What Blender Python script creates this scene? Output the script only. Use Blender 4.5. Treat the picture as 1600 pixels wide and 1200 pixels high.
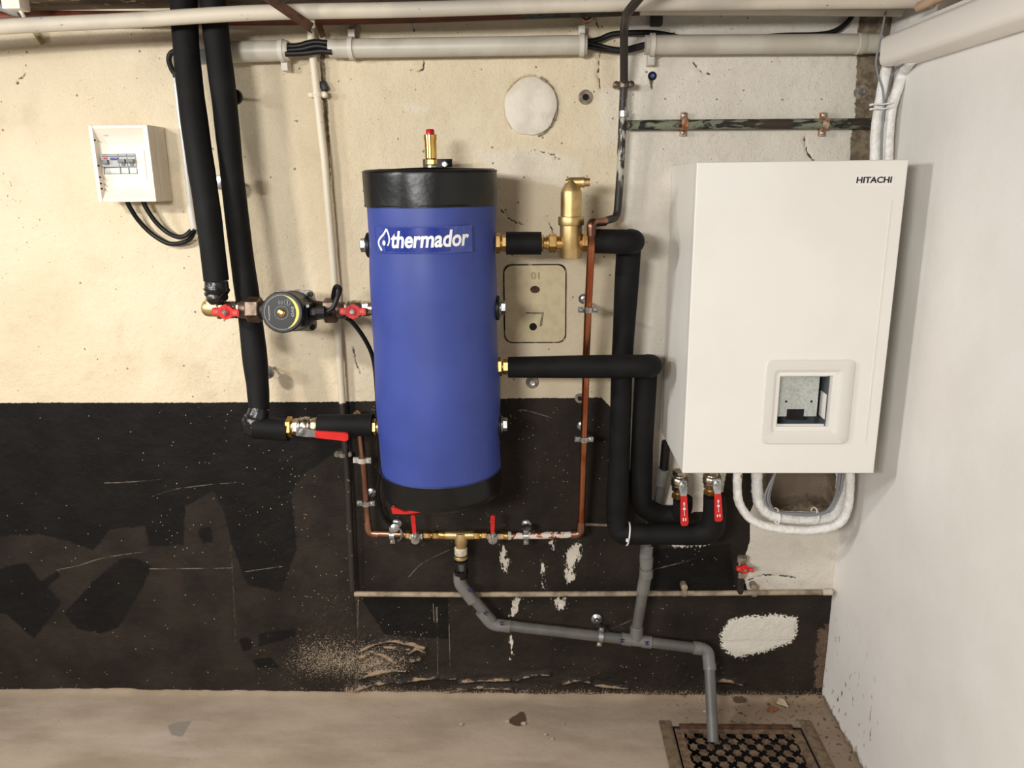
import bpy, bmesh, math, random
import numpy as np
from mathutils import Vector, Matrix

random.seed(7)
rng = np.random.default_rng(11)
C = bpy.context.scene.collection
for o in list(bpy.data.objects):
    bpy.data.objects.remove(o)

# ------------------------------------------------------------------ camera
# world: X along the back wall, Y into the wall (wall face at Y=0), Z up, floor Z=0
F = 1214.6
D, H = 2.08, 1.525                      # camera distance from the wall, height over the floor
AX = Vector((0.99947729, -0.00339483, -0.03215002))
AY = Vector((0.0302702, -0.25092402, 0.96753339))
AZ = Vector((-0.01135182, -0.96800083, -0.25069009))
# orthonormalise
AY.normalize(); AZ = (AZ - AZ.dot(AY)*AY).normalized(); AX = AY.cross(AZ).normalized()
if AX.x < 0: AX = -AX
cam_d = bpy.data.cameras.new('camera'); cam = bpy.data.objects.new('camera', cam_d); C.objects.link(cam)
cam_d.sensor_fit = 'HORIZONTAL'; cam_d.sensor_width = 36.0; cam_d.lens = 36.0*F/1600.0
cam_d.clip_start = 0.02; cam_d.clip_end = 60
R = Matrix(((AX.x, -AX.y, -AX.z), (AY.x, -AY.y, -AY.z), (AZ.x, -AZ.y, -AZ.z)))
cam.matrix_world = Matrix.Translation((0, -D, H)) @ R.to_4x4()
bpy.context.scene.camera = cam

def ray(px, py):
    c = Vector((px-800, py-600, F)); return Vector((c.dot(AX), c.dot(AY), c.dot(AZ)))
def at(px, py, d):
    """the point d metres in front of the back wall that the photograph shows at px, py"""
    r = ray(px, py); t = (D-d)/r.y
    return Vector((r.x*t, -d, H+r.z*t))
def atx(px, py, x):
    r = ray(px, py); t = x/r.x
    return Vector((x, -D+r.y*t, H+r.z*t))
def atz(px, py, z=0.0):
    r = ray(px, py); t = (z-H)/r.z
    return Vector((r.x*t, -D+r.y*t, z))
def pr(n, px, py, d):
    """n pixels at that place in metres"""
    r = ray(px, py); return n*(D-d)/r.y

# ------------------------------------------------------------------ light and exposure
sc = bpy.context.scene
sc.view_settings.view_transform = 'Standard'; sc.view_settings.look = 'None'
sc.view_settings.gamma = 1.0; sc.view_settings.use_curve_mapping = False
sc.view_settings.exposure = 0.0
w = bpy.data.worlds.new('world'); sc.world = w; w.use_nodes = True
w.node_tree.nodes['Background'].inputs['Color'].default_value = (1.0, 0.99, 0.97, 1)
w.node_tree.nodes['Background'].inputs['Strength'].default_value = 0.26
def area(name, loc, target, size, size_y, energy, col):
    l = bpy.data.lights.new(name, 'AREA'); l.shape = 'RECTANGLE'; l.size = size; l.size_y = size_y
    l.energy = energy; l.color = col
    o = bpy.data.objects.new(name, l); C.objects.link(o); o.location = loc
    o.rotation_euler = (Vector(target)-Vector(loc)).to_track_quat('-Z', 'Y').to_euler(); return o
area('ceiling_lamp_light', (-1.35, -1.20, 1.88), (-1.10, -1.0, 0.8), 0.16, 0.12, 19, (1.0, 0.94, 0.86))
area('far_ceiling_lamp_light', (-2.7, -1.6, 1.88), (-1.6, -1.25, 0.8), 0.35, 0.2, 24, (0.95, 0.98, 1.0))
area('rear_fill_light', (-0.9, -3.0, 1.88), (0.25, -0.6, 0.8), 0.6, 0.3, 68, (1.0, 0.985, 0.96))  # added fill from behind the camera, brightens the right wall and front faces

# ------------------------------------------------------------------ materials
def s2l(c): 
    c = c/255.0
    return c/12.92 if c <= 0.04045 else ((c+0.055)/1.055)**2.4
def rgb(r, g, b): return (s2l(r), s2l(g), s2l(b), 1.0)

class G:
    """small node-graph builder"""
    def __init__(s, name):
        s.m = bpy.data.materials.new(name); s.m.use_nodes = True
        s.t = s.m.node_tree; s.b = s.t.nodes['Principled BSDF']
        s.co = s.t.nodes.new('ShaderNodeNewGeometry').outputs['Position']
    def set(s, sock, v):
        if hasattr(v, 'is_output') or isinstance(v, bpy.types.NodeSocket): s.t.links.new(v, sock)
        else: sock.default_value = v
    def n(s, typ): return s.t.nodes.new(typ)
    def noise(s, scale, detail=3.0, rough=0.55, vec=None, stretch=None, dist=0.0):
        nd = s.n('ShaderNodeTexNoise'); v = vec or s.co
        if stretch:
            mp = s.n('ShaderNodeMapping'); s.t.links.new(v, mp.inputs[0]); mp.inputs['Scale'].default_value = stretch; v = mp.outputs[0]
        s.t.links.new(v, nd.inputs['Vector'])
        nd.inputs['Scale'].default_value = scale; nd.inputs['Detail'].default_value = detail
        nd.inputs['Roughness'].default_value = rough; nd.inputs['Distortion'].default_value = dist
        return nd.outputs['Fac']
    def voronoi(s, scale):
        nd = s.n('ShaderNodeTexVoronoi'); s.t.links.new(s.co, nd.inputs['Vector']); nd.inputs['Scale'].default_value = scale
        return nd.outputs['Distance']
    def math(s, op, a, b=0.0):
        nd = s.n('ShaderNodeMath'); nd.operation = op; s.set(nd.inputs[0], a); s.set(nd.inputs[1], b); return nd.outputs[0]
    def ramp(s, v, lo, hi, a=0.0, b=1.0):
        nd = s.n('ShaderNodeMapRange'); nd.interpolation_type = 'SMOOTHSTEP'
        s.set(nd.inputs['Value'], v); nd.inputs['From Min'].default_value = lo; nd.inputs['From Max'].default_value = hi
        nd.inputs['To Min'].default_value = a; nd.inputs['To Max'].default_value = b; return nd.outputs['Result']
    def mix(s, f, a, b):
        nd = s.n('ShaderNodeMix'); nd.data_type = 'RGBA'
        s.set(nd.inputs[0], f); s.set(nd.inputs[6], a); s.set(nd.inputs[7], b); return nd.outputs[2]
    def attr(s, name):
        nd = s.n('ShaderNodeAttribute'); nd.attribute_name = name; return nd.outputs['Fac']
    def z(s):
        nd = s.n('ShaderNodeSeparateXYZ'); s.t.links.new(s.co, nd.inputs[0]); return nd.outputs
    def bump(s, h, strength=0.3, dist=0.002):
        nd = s.n('ShaderNodeBump'); s.set(nd.inputs['Height'], h); nd.inputs['Strength'].default_value = strength; nd.inputs['Distance'].default_value = dist
        s.t.links.new(nd.outputs[0], s.b.inputs['Normal'])
    def out(s, col, rough=0.6, metal=0.0, spec=None):
        s.set(s.b.inputs['Base Color'], col); s.set(s.b.inputs['Roughness'], rough); s.set(s.b.inputs['Metallic'], metal)
        if spec is not None: s.b.inputs['Specular IOR Level'].default_value = spec
        return s.m

def simple(name, c1, c2=None, rough=0.6, metal=0.0, scale=30, bump=0.0, bscale=200, bdist=0.001, spec=None, stretch=None, lo=0.4, hi=0.65):
    g = G(name); col = c1
    if c2: col = g.mix(g.ramp(g.noise(scale, 4, stretch=stretch), lo, hi), c1, c2)
    if bump: g.bump(g.noise(bscale, 3), bump, bdist)
    return g.out(col, rough, metal, spec)

M = {}
M['foam'] = simple('black_foam', rgb(16, 16, 16), rgb(23, 22, 22), 0.7, scale=14, bump=0.25, bscale=120, bdist=0.002, spec=0.2)
M['tape'] = simple('black_tape', rgb(18, 18, 19), rgb(26, 26, 28), 0.28, scale=60, bump=0.5, bscale=90, bdist=0.003)
M['rubber'] = simple('black_rubber', rgb(15, 15, 15), rgb(21, 21, 21), 0.45, scale=40, spec=0.35)
M['brass'] = simple('brass', rgb(206, 170, 108), rgb(170, 134, 80), 0.36, 1.0, scale=25, bump=0.1, bscale=300)
M['brass_cast'] = simple('cast_brass', rgb(214, 188, 136), rgb(190, 162, 110), 0.46, 1.0, scale=18, bump=0.25, bscale=420)
M['brass_shiny'] = simple('polished_brass', rgb(222, 186, 106), rgb(200, 160, 84), 0.16, 1.0, scale=20)
M['nickel'] = simple('nickel', rgb(205, 196, 182), rgb(160, 146, 128), 0.28, 1.0, scale=45, bump=0.15, bscale=160)
M['steel'] = simple('zinc_steel', rgb(196, 198, 198), rgb(150, 152, 150), 0.35, 1.0, scale=60)
M['bronze'] = simple('bronze_iron', rgb(120, 104, 92), rgb(86, 72, 62), 0.45, 0.85, scale=40, bump=0.2, bscale=200)
M['iron'] = simple('cast_iron', rgb(52, 46, 42), rgb(34, 31, 29), 0.55, 0.4, scale=60, bump=0.3, bscale=300)
M['rust'] = simple('rusty_iron', rgb(92, 62, 44), rgb(60, 44, 36), 0.8, 0.2, scale=40, bump=0.4, bscale=150)
M['rustclamp'] = simple('rusty_clamp', rgb(165, 98, 58), rgb(196, 178, 150), 0.6, 0.5, scale=90)
M['red'] = simple('red_plastic', rgb(206, 32, 28), rgb(188, 26, 24), 0.42, scale=50)
M['redworn'] = simple('worn_red_enamel', rgb(206, 34, 28), rgb(120, 40, 30), 0.45, scale=160, lo=0.52, hi=0.66)
M['red2'] = simple('red_cap', rgb(190, 20, 30), None, 0.3)
M['faded_print'] = simple('faded_print', rgb(222, 130, 120), None, 0.5)
M['numeral'] = simple('raised_numeral', rgb(176, 160, 122), None, 0.6)
M['white_print'] = simple('white_print', rgb(238, 238, 236), None, 0.5)
M['black_print'] = simple('black_print', rgb(22, 20, 19), None, 0.5)
M['dark_hole'] = simple('dark_hole', rgb(16, 14, 13), None, 0.9)
M['abs_white'] = simple('white_plastic', rgb(232, 222, 208), None, 0.42)
M['abs_line'] = simple('seam_plastic', rgb(180, 168, 152), None, 0.6)
M['case'] = simple('white_enamel', rgb(234, 231, 224), rgb(230, 226, 218), 0.4, scale=3, bump=0.03, bscale=500)
M['bezel'] = simple('bezel_plastic', rgb(222, 219, 211), None, 0.45)
M['galv'] = simple('galvanised', rgb(196, 200, 194), rgb(176, 182, 176), 0.5, 0.35, scale=140)
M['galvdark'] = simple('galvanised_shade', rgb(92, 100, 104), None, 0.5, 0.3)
M['paper'] = simple('paper', rgb(235, 230, 226), None, 0.7)
M['pvc'] = simple('grey_pvc', rgb(98, 96, 92), rgb(86, 84, 80), 0.42, scale=20, bump=0.04, bscale=200)
M['pvc_fit'] = simple('grey_pvc_fitting', rgb(112, 110, 106), rgb(102, 100, 96), 0.36, scale=20)
M['bluemark'] = simple('blue_marker', rgb(42, 48, 92), None, 0.6)
M['cond'] = simple('cream_conduit', rgb(196, 190, 176), rgb(184, 176, 160), 0.42, scale=10, bump=0.03)
M['condclip'] = simple('pale_clip', rgb(206, 200, 188), None, 0.45)
M['condclear'] = simple('pale_conduit', rgb(205, 204, 198), None, 0.25)
M['sleeve'] = simple('grey_sleeve', rgb(140, 142, 142), None, 0.45)
M['hose'] = simple('white_foam_sleeve', rgb(238, 236, 232), rgb(226, 222, 216), 0.42, scale=60, bump=0.9, bscale=55, bdist=0.006)
M['cable'] = simple('grey_cable', rgb(132, 134, 138), None, 0.45)
M['trunk'] = simple('white_trunking', rgb(238, 232, 224), None, 0.38)
M['zip'] = simple('white_tie', rgb(235, 233, 230), None, 0.4)
M['yellow'] = simple('yellow_print', rgb(214, 208, 60), None, 0.45)
M['pumpface'] = simple('pump_label', rgb(27, 24, 23), None, 0.5, spec=0.25)
M['pumpring'] = simple('pump_ring', rgb(150, 146, 144), None, 0.4)
M['gold'] = simple('gold_screw', rgb(226, 178, 96), None, 0.25, 1.0)
M['blueplug'] = simple('blue_plug', rgb(60, 90, 170), None, 0.45)
M['ptfe'] = simple('white_sealant', rgb(212, 204, 190), rgb(180, 165, 140), 0.6, scale=80)
M['leaf'] = simple('dry_leaf', rgb(142, 84, 44), rgb(120, 70, 40), 0.8, scale=90)
M['chip'] = simple('plaster_chip', rgb(190, 174, 146), rgb(176, 158, 128), 0.85, scale=90)
M['clearfilm'] = simple('label_blue', rgb(26, 42, 128), rgb(32, 50, 134), 0.25, scale=60)
M['film'] = simple('clear_tape', rgb(54, 70, 146), rgb(84, 96, 158), 0.15, scale=50, stretch=(3, 3, 1), lo=0.5, hi=0.72)
M['capblack'] = simple('black_vinyl', rgb(17, 17, 17), rgb(22, 21, 21), 0.33, scale=9, bump=0.25, bscale=22, bdist=0.006, spec=0.35)
M['jacket'] = simple('blue_vinyl', rgb(54, 71, 146), rgb(49, 65, 136), 0.5, scale=6, bump=0.12, bscale=260, bdist=0.001)
M['stripe'] = simple('seam', rgb(40, 44, 90), None, 0.5)
M['greymetal'] = simple('grey_breaker', rgb(176, 178, 178), None, 0.5)
M['toggle'] = simple('grey_toggle', rgb(110, 112, 112), None, 0.45)
M['bluetoggle'] = simple('blue_button', rgb(60, 70, 140), None, 0.4)
M['coverplate'] = simple('cream_plate', rgb(214, 198, 158), rgb(204, 188, 150), 0.6, scale=40, bump=0.2, bscale=160)
M['discplate'] = simple('white_plaster_disc', rgb(226, 218, 202), rgb(214, 204, 188), 0.75, scale=25, bump=0.5, bscale=110, bdist=0.003)
M['greyplaster'] = simple('grey_mortar', rgb(150, 138, 120), rgb(110, 100, 88), 0.9, scale=70, bump=0.6, bscale=120, bdist=0.003)

def copper_mat(name, mid, wear, paint=None):
    g = G(name); xyz = g.z()
    col = g.mix(g.ramp(g.noise(26, 4, stretch=(1, 1, 0.35)), 0.42, 0.62), mid, wear)
    dark = g.ramp(g.noise(7, 3), 0.56, 0.68)
    col = g.mix(dark, col, rgb(86, 60, 46))
    met = 1.0; rough = 0.35
    if paint:
        k = g.ramp(g.noise(42, 4), 0.50, 0.54); col = g.mix(k, col, paint); met = g.math('SUBTRACT', 1.0, k); rough = 0.5
    return g.out(col, rough, met)
M['copper'] = copper_mat('copper', rgb(182, 116, 82), rgb(160, 88, 58))
M['copper_dull'] = copper_mat('dull_copper', rgb(170, 132, 112), rgb(140, 100, 84))
M['copper_paint'] = copper_mat('copper_with_white_paint', rgb(176, 112, 90), rgb(150, 88, 66), rgb(222, 212, 198))
def split_paint(name, up, low, zsplit, chips):
    g = G(name); zz = g.z()[2]
    k = g.ramp(g.math('ADD', zz, g.math('MULTIPLY', g.noise(120, 2), 0.008)), zsplit-0.001, zsplit+0.003)
    col = g.mix(k, low, up)
    col = g.mix(g.ramp(g.noise(70, 4), 0.68, 0.72), col, chips)
    g.bump(g.noise(140, 3), 0.3, 0.002)
    return g.out(col, 0.5)
M['pipe_whiteblack'] = split_paint('painted_pipe', rgb(222, 212, 190), rgb(40, 35, 31), 0.945, rgb(150, 132, 110))
def verdigris():
    g = G('verdigris_pipe')
    a = g.ramp(g.noise(46, 5, 0.6, stretch=(0.35, 1, 1.3), dist=1.2), 0.47, 0.55)
    col = g.mix(a, rgb(34, 30, 26), rgb(122, 126, 106)); col = g.mix(g.ramp(g.noise(9, 3), 0.55, 0.7), col, rgb(58, 46, 36))
    g.bump(g.noise(110, 3), 0.5, 0.002); return g.out(col, 0.7)
M['verdigris'] = verdigris()
def black_peel():
    g = G('black_peeling_pipe'); zz = g.z()[2]
    a = g.ramp(g.noise(60, 5, 0.6, stretch=(1, 1, 0.4)), 0.48, 0.56)
    band = g.math('MULTIPLY', g.ramp(zz, 1.50, 1.55), g.ramp(zz, 1.75, 1.70))
    col = g.mix(g.math('MULTIPLY', a, band), rgb(40, 34, 30), rgb(176, 176, 160))
    g.bump(g.noise(90, 3), 0.4, 0.002); return g.out(col, 0.5)
M['blackpipe'] = black_peel()
def overhead_mat():
    g = G('overhead_paint'); x = g.z()[0]
    col = g.mix(g.ramp(g.noise(5, 4), 0.4, 0.65), rgb(206, 196, 178), rgb(186, 178, 164))
    col = g.mix(g.ramp(g.noise(60, 5), 0.66, 0.72), col, rgb(110, 90, 74))
    g.bump(g.noise(90, 3), 0.3, 0.002); return g.out(col, 0.55)
M['overhead'] = overhead_mat()
def redpipe_mat():
    g = G('red_brown_pipe'); x = g.z()[0]
    col = g.mix(g.ramp(g.noise(8, 4), 0.35, 0.65), rgb(128, 62, 36), rgb(82, 44, 30))
    k = g.math('MULTIPLY', g.ramp(x, -0.06, 0.02), g.ramp(x, 0.22, 0.10))
    col = g.mix(g.math('MULTIPLY', k, g.ramp(g.noise(70, 5), 0.45, 0.52)), col, rgb(84, 150, 140))
    col = g.mix(g.math('MULTIPLY', g.ramp(x, -0.08, 0.0), 0.8), col, rgb(34, 32, 30))
    return g.out(col, 0.5)
M['redpipe'] = redpipe_mat()
M['greypipe_low'] = simple('dusty_paint_pipe', rgb(164, 148, 124), rgb(120, 106, 88), 0.75, scale=26, bump=0.4, bscale=140, bdist=0.002)

# ------------------------------------------------------------------ mesh helpers
class MB:
    def __init__(s): s.v = []; s.f = []
    def add(s, vs, fs):
        b = len(s.v); s.v += [Vector(v) for v in vs]; s.f += [tuple(i+b for i in f) for f in fs]; return s
    def box(s, lo, hi, bev=0.0, mat=None):
        bm = bmesh.new(); bmesh.ops.create_cube(bm, size=1.0)
        lo, hi = Vector(lo), Vector(hi); c = (lo+hi)/2; e = hi-lo
        for v in bm.verts: v.co = Vector((v.co.x*e.x, v.co.y*e.y, v.co.z*e.z))
        if bev: bmesh.ops.bevel(bm, geom=bm.edges[:], offset=bev, segments=2, profile=0.6, affect='EDGES')
        m = mat or Matrix.Identity(4)
        bm.verts.index_update()
        s.add([m @ (v.co+c) for v in bm.verts], [[v.index for v in f.verts] for f in bm.faces]); bm.free(); return s
    def obox(s, p, ux, uy, uz, bev=0.0):
        """box centred at p with half-axes ux, uy, uz"""
        ux, uy, uz = Vector(ux), Vector(uy), Vector(uz)
        a, b, c = ux.length, uy.length, uz.length
        m = Matrix((ux/a, uy/b, uz/c)).transposed().to_4x4(); m.translation = Vector(p)
        return s.box((-a, -b, -c), (a, b, c), bev, m)
    def tube(s, pts, r, seg=16, cap=True, ry=None):
        pts = [Vector(p) for p in pts]; n = len(pts)
        rr = r if isinstance(r, (list, tuple)) else [r]*n
        tang = []
        for i in range(n):
            a = pts[max(i-1, 0)]; b = pts[min(i+1, n-1)]; d = (b-a)
            tang.append(d.normalized() if d.length > 1e-9 else Vector((0, 0, 1)))
        u = tang[0].orthogonal().normalized(); vs = []
        for i in range(n):
            t = tang[i]; u = (u-u.dot(t)*t)
            u = u.normalized() if u.length > 1e-6 else t.orthogonal().normalized()
            w_ = t.cross(u)
            for k in range(seg):
                a = 2*math.pi*k/seg
                vs.append(pts[i]+rr[i]*(math.cos(a)*u+math.sin(a)*w_))
        fs = [(i*seg+k, i*seg+(k+1) % seg, (i+1)*seg+(k+1) % seg, (i+1)*seg+k) for i in range(n-1) for k in range(seg)]
        if cap:
            fs.append(tuple(range(seg))[::-1]); fs.append(tuple((n-1)*seg+k for k in range(seg)))
        return s.add(vs, fs)
    def lathe(s, p0, axis, prof, seg=24, start=None, phase=0.0):
        """prof: (distance along axis, radius)"""
        axis = Vector(axis).normalized(); u = axis.orthogonal().normalized()
        if start is not None:
            st = Vector(start); u = (st-st.dot(axis)*axis).normalized()
        w_ = axis.cross(u); p0 = Vector(p0); vs = []
        for t, r in prof:
            for k in range(seg):
                a = 2*math.pi*k/seg+phase
                vs.append(p0+axis*t+max(r, 1e-5)*(math.cos(a)*u+math.sin(a)*w_))
        n = len(prof)
        fs = [(i*seg+k, i*seg+(k+1) % seg, (i+1)*seg+(k+1) % seg, (i+1)*seg+k) for i in range(n-1) for k in range(seg)]
        fs.append(tuple(range(seg))[::-1]); fs.append(tuple((n-1)*seg+k for k in range(seg)))
        return s.add(vs, fs)
    def hexn(s, p0, axis, t0, t1, r, ch=0.12):
        h = abs(t1-t0)*ch
        return s.lathe(p0, axis, [(t0, r*0.9), (t0+h, r), (t1-h, r), (t1, r*0.9)], 6, start=(0.02, -1, 0.25) if abs(Vector(axis).normalized().y) < 0.7 else (0, 0, 1), phase=math.pi/6)
    def prism(s, poly, off):
        """poly: 3D points of a planar outline, off: thickness vector"""
        n = len(poly); off = Vector(off); vs = [Vector(p) for p in poly]+[Vector(p)+off for p in poly]
        fs = [tuple(range(n)), tuple(range(n, 2*n))[::-1]]+[(i, (i+1) % n, n+(i+1) % n, n+i) for i in range(n)]
        return s.add(vs, fs)

def fillet(pts, r, n=6):
    pts = [Vector(p) for p in pts]; out = [pts[0]]
    for i in range(1, len(pts)-1):
        a, b, c = pts[i-1], pts[i], pts[i+1]
        d1 = (a-b); d2 = (c-b); l = min(r, d1.length*0.48, d2.length*0.48)
        p = b+d1.normalized()*l; q = b+d2.normalized()*l
        for k in range(n+1):
            t = k/n; out.append((1-t)**2*p+2*t*(1-t)*b+t*t*q)
    out.append(pts[-1]); return out
def smooth(pts, n=8):
    pts = [Vector(p) for p in pts]; out = []
    P = [2*pts[0]-pts[1]]+pts+[2*pts[-1]-pts[-2]]
    for i in range(1, len(P)-2):
        p0, p1, p2, p3 = P[i-1], P[i], P[i+1], P[i+2]
        for k in range(n):
            t = k/n
            out.append(0.5*((2*p1)+(-p0+p2)*t+(2*p0-5*p1+4*p2-p3)*t*t+(-p0+3*p1-3*p2+p3)*t**3))
    out.append(pts[-1]); return out
def lerp(a, b, t): return Vector(a)*(1-t)+Vector(b)*t
def dense(p0, p1, n): return [lerp(p0, p1, i/n) for i in range(n+1)]
def wavy(pts, r, amp=0.04, seed=0):
    rn = random.Random(seed); f1, f2, a1, a2 = rn.uniform(3, 6), rn.uniform(9, 15), rn.uniform(0, 6), rn.uniform(0, 6)
    n = len(pts); return [r*(1+amp*(0.6*math.sin(f1*i/n*3+a1)+0.5*math.sin(f2*i/n*3+a2))) for i in range(n)]

def wloc(o):
    p = Vector(o.location)
    while o.parent: o = o.parent; p = p+Vector(o.location)
    return p
def thing(name, label, cat, loc, group=None):
    o = bpy.data.objects.new(name, None); o.empty_display_size = 0.05; C.objects.link(o); o.location = loc
    o['label'] = label; o['category'] = cat
    if group: o['group'] = group
    return o
def mk(name, mb, mat, parent=None, angle=35, label=None, flat=False):
    vs = mb.v
    if parent is not None: org = wloc(parent)
    else:
        lo = Vector([min(v[i] for v in vs) for i in range(3)]); hi = Vector([max(v[i] for v in vs) for i in range(3)])
        org = Vector(((lo.x+hi.x)/2, (lo.y+hi.y)/2, lo.z))
    me = bpy.data.meshes.new(name); me.from_pydata([tuple(v-org) for v in vs], [], mb.f); me.validate()
    bm = bmesh.new(); bm.from_mesh(me); bmesh.ops.recalc_face_normals(bm, faces=bm.faces[:]); bm.to_mesh(me); bm.free()
    if not flat:
        me.shade_smooth(); me.set_sharp_from_angle(angle=math.radians(angle))
    me.materials.append(M[mat] if isinstance(mat, str) else mat)
    o = bpy.data.objects.new(name, me); C.objects.link(o)
    if parent is not None: o.parent = parent
    else: o.location = org
    if label: o['label'] = label
    return o
def single(name, label, cat, mb, mat, group=None, angle=35):
    o = mk(name, mb, mat, None, angle); o['label'] = label; o['category'] = cat
    if group: o['group'] = group
    return o
def struct(o): o['kind'] = 'structure'; return o

def text_mb(body, size, bold=0.0, shear=0.0, sx=1.0, extrude=0.0004, spacing=1.0):
    cu = bpy.data.curves.new('lettering', 'FONT'); cu.body = body; cu.size = size; cu.offset = bold*size; cu.shear = shear
    cu.extrude = extrude; cu.align_x = 'CENTER'; cu.align_y = 'CENTER'; cu.space_character = spacing; cu.resolution_u = 4
    o = bpy.data.objects.new('lettering', cu); C.objects.link(o); bpy.context.view_layer.update()
    me = bpy.data.meshes.new_from_object(o.evaluated_get(bpy.context.evaluated_depsgraph_get()))
    vs = [Vector((v.co.x*sx, v.co.y, v.co.z)) for v in me.vertices]; fs = [tuple(p.vertices) for p in me.polygons]
    bpy.data.objects.remove(o); bpy.data.curves.remove(cu); bpy.data.meshes.remove(me)
    xs = [v.x for v in vs]; ys = [v.y for v in vs]
    c = Vector(((min(xs)+max(xs))/2, (min(ys)+max(ys))/2, 0)); return [v-c for v in vs], fs
def fit_text(vs, wdt, hgt):
    w0 = max(v.x for v in vs)*2; h0 = max(v.y for v in vs)*2
    return [Vector((v.x*wdt/w0, v.y*hgt/h0, v.z)) for v in vs]

# ------------------------------------------------------------------ noise fields
def vnoise(x, y, seed):
    r = np.random.default_rng(seed); L = r.random((257, 257))
    xi = np.floor(x).astype(int); yi = np.floor(y).astype(int); fx = x-xi; fy = y-yi
    fx = fx*fx*(3-2*fx); fy = fy*fy*(3-2*fy); a = lambda i, j: L[i % 256, j % 256]
    return (a(xi, yi)*(1-fx)+a(xi+1, yi)*fx)*(1-fy)+(a(xi, yi+1)*(1-fx)+a(xi+1, yi+1)*fx)*fy
def fbm(x, y, seed, oct=4):
    s = 0; a = 0.5; t = 0
    for i in range(oct):
        s = s+a*vnoise(x*2**i, y*2**i, seed+i); t += a; a *= 0.55
    return s/t
def sdf(poly, X, Z):
    """signed distance to a polygon given in photo pixels on the wall face, negative inside"""
    P = [at(p[0], p[1], 0) for p in poly]; P = [(p.x, p.z) for p in P]; return sdf_w(P, X, Z)
def sdf_w(P, X, Z):
    d = np.full(X.shape, 1e9); ins = np.zeros(X.shape, bool); n = len(P)
    for i in range(n):
        ax, az = P[i]; bx, bz = P[(i+1) % n]; ex, ez = bx-ax, bz-az
        t = np.clip(((X-ax)*ex+(Z-az)*ez)/(ex*ex+ez*ez+1e-12), 0, 1)
        d = np.minimum(d, (X-ax-t*ex)**2+(Z-az-t*ez)**2)
        c = (az > Z) != (bz > Z)
        with np.errstate(divide='ignore', invalid='ignore'):
            ins ^= c & (X < (bx-ax)*(Z-az)/(bz-az+1e-15)+ax)
    d = np.sqrt(d); return np.where(ins, -d, d)
def linedist(lines, X, Z):
    """distance to hand-drawn lines: signed by the side, so that it crosses zero on the line, and plain"""
    d = np.full(X.shape, 1e9); sg = np.zeros(X.shape)
    for ln in lines:
        P = [at(p[0], p[1], 0) for p in ln]
        P = smooth([Vector((p.x, 0, p.z)) for p in P], 3) if len(P) > 2 else P
        for a, b in zip(P, P[1:]):
            ex, ez = b.x-a.x, b.z-a.z; l = math.hypot(ex, ez)+1e-9
            t = np.clip(((X-a.x)*ex+(Z-a.z)*ez)/(l*l), 0, 1)
            q = np.hypot(X-a.x-t*ex, Z-a.z-t*ez); c = q < d
            d = np.where(c, q, d); sg = np.where(c, ((X-a.x)*ez-(Z-a.z)*ex)/l, sg)
    return sg, d
def grid_obj(name, us, vs_, fn, mat, attrs=None):
    """a grid surface: fn(U, V) -> (x, y, z) arrays"""
    U, V = np.meshgrid(us, vs_, indexing='xy'); x, y, z = fn(U, V); nu, nv = len(us), len(vs_)
    co = np.stack([x, y, z], -1).reshape(-1, 3).astype(np.float32)
    i = np.arange(nu*nv).reshape(nv, nu); q = np.stack([i[:-1, :-1], i[:-1, 1:], i[1:, 1:], i[1:, :-1]], -1).reshape(-1, 4)
    me = bpy.data.meshes.new(name); me.vertices.add(len(co)); me.vertices.foreach_set('co', co.ravel())
    me.loops.add(q.size); me.loops.foreach_set('vertex_index', q.ravel().astype(np.int32))
    me.polygons.add(len(q)); me.polygons.foreach_set('loop_start', (np.arange(len(q))*4).astype(np.int32))
    me.update(calc_edges=True); me.shade_smooth()
    for k, a in (attrs or {}).items():
        at_ = me.attributes.new(k, 'FLOAT', 'POINT'); at_.data.foreach_set('value', a.reshape(-1).astype(np.float32))
    me.materials.append(mat); o = bpy.data.objects.new(name, me); C.objects.link(o); return o

XR = 0.8645                              # right wall face
ZC = 1.955                               # ceiling
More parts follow.
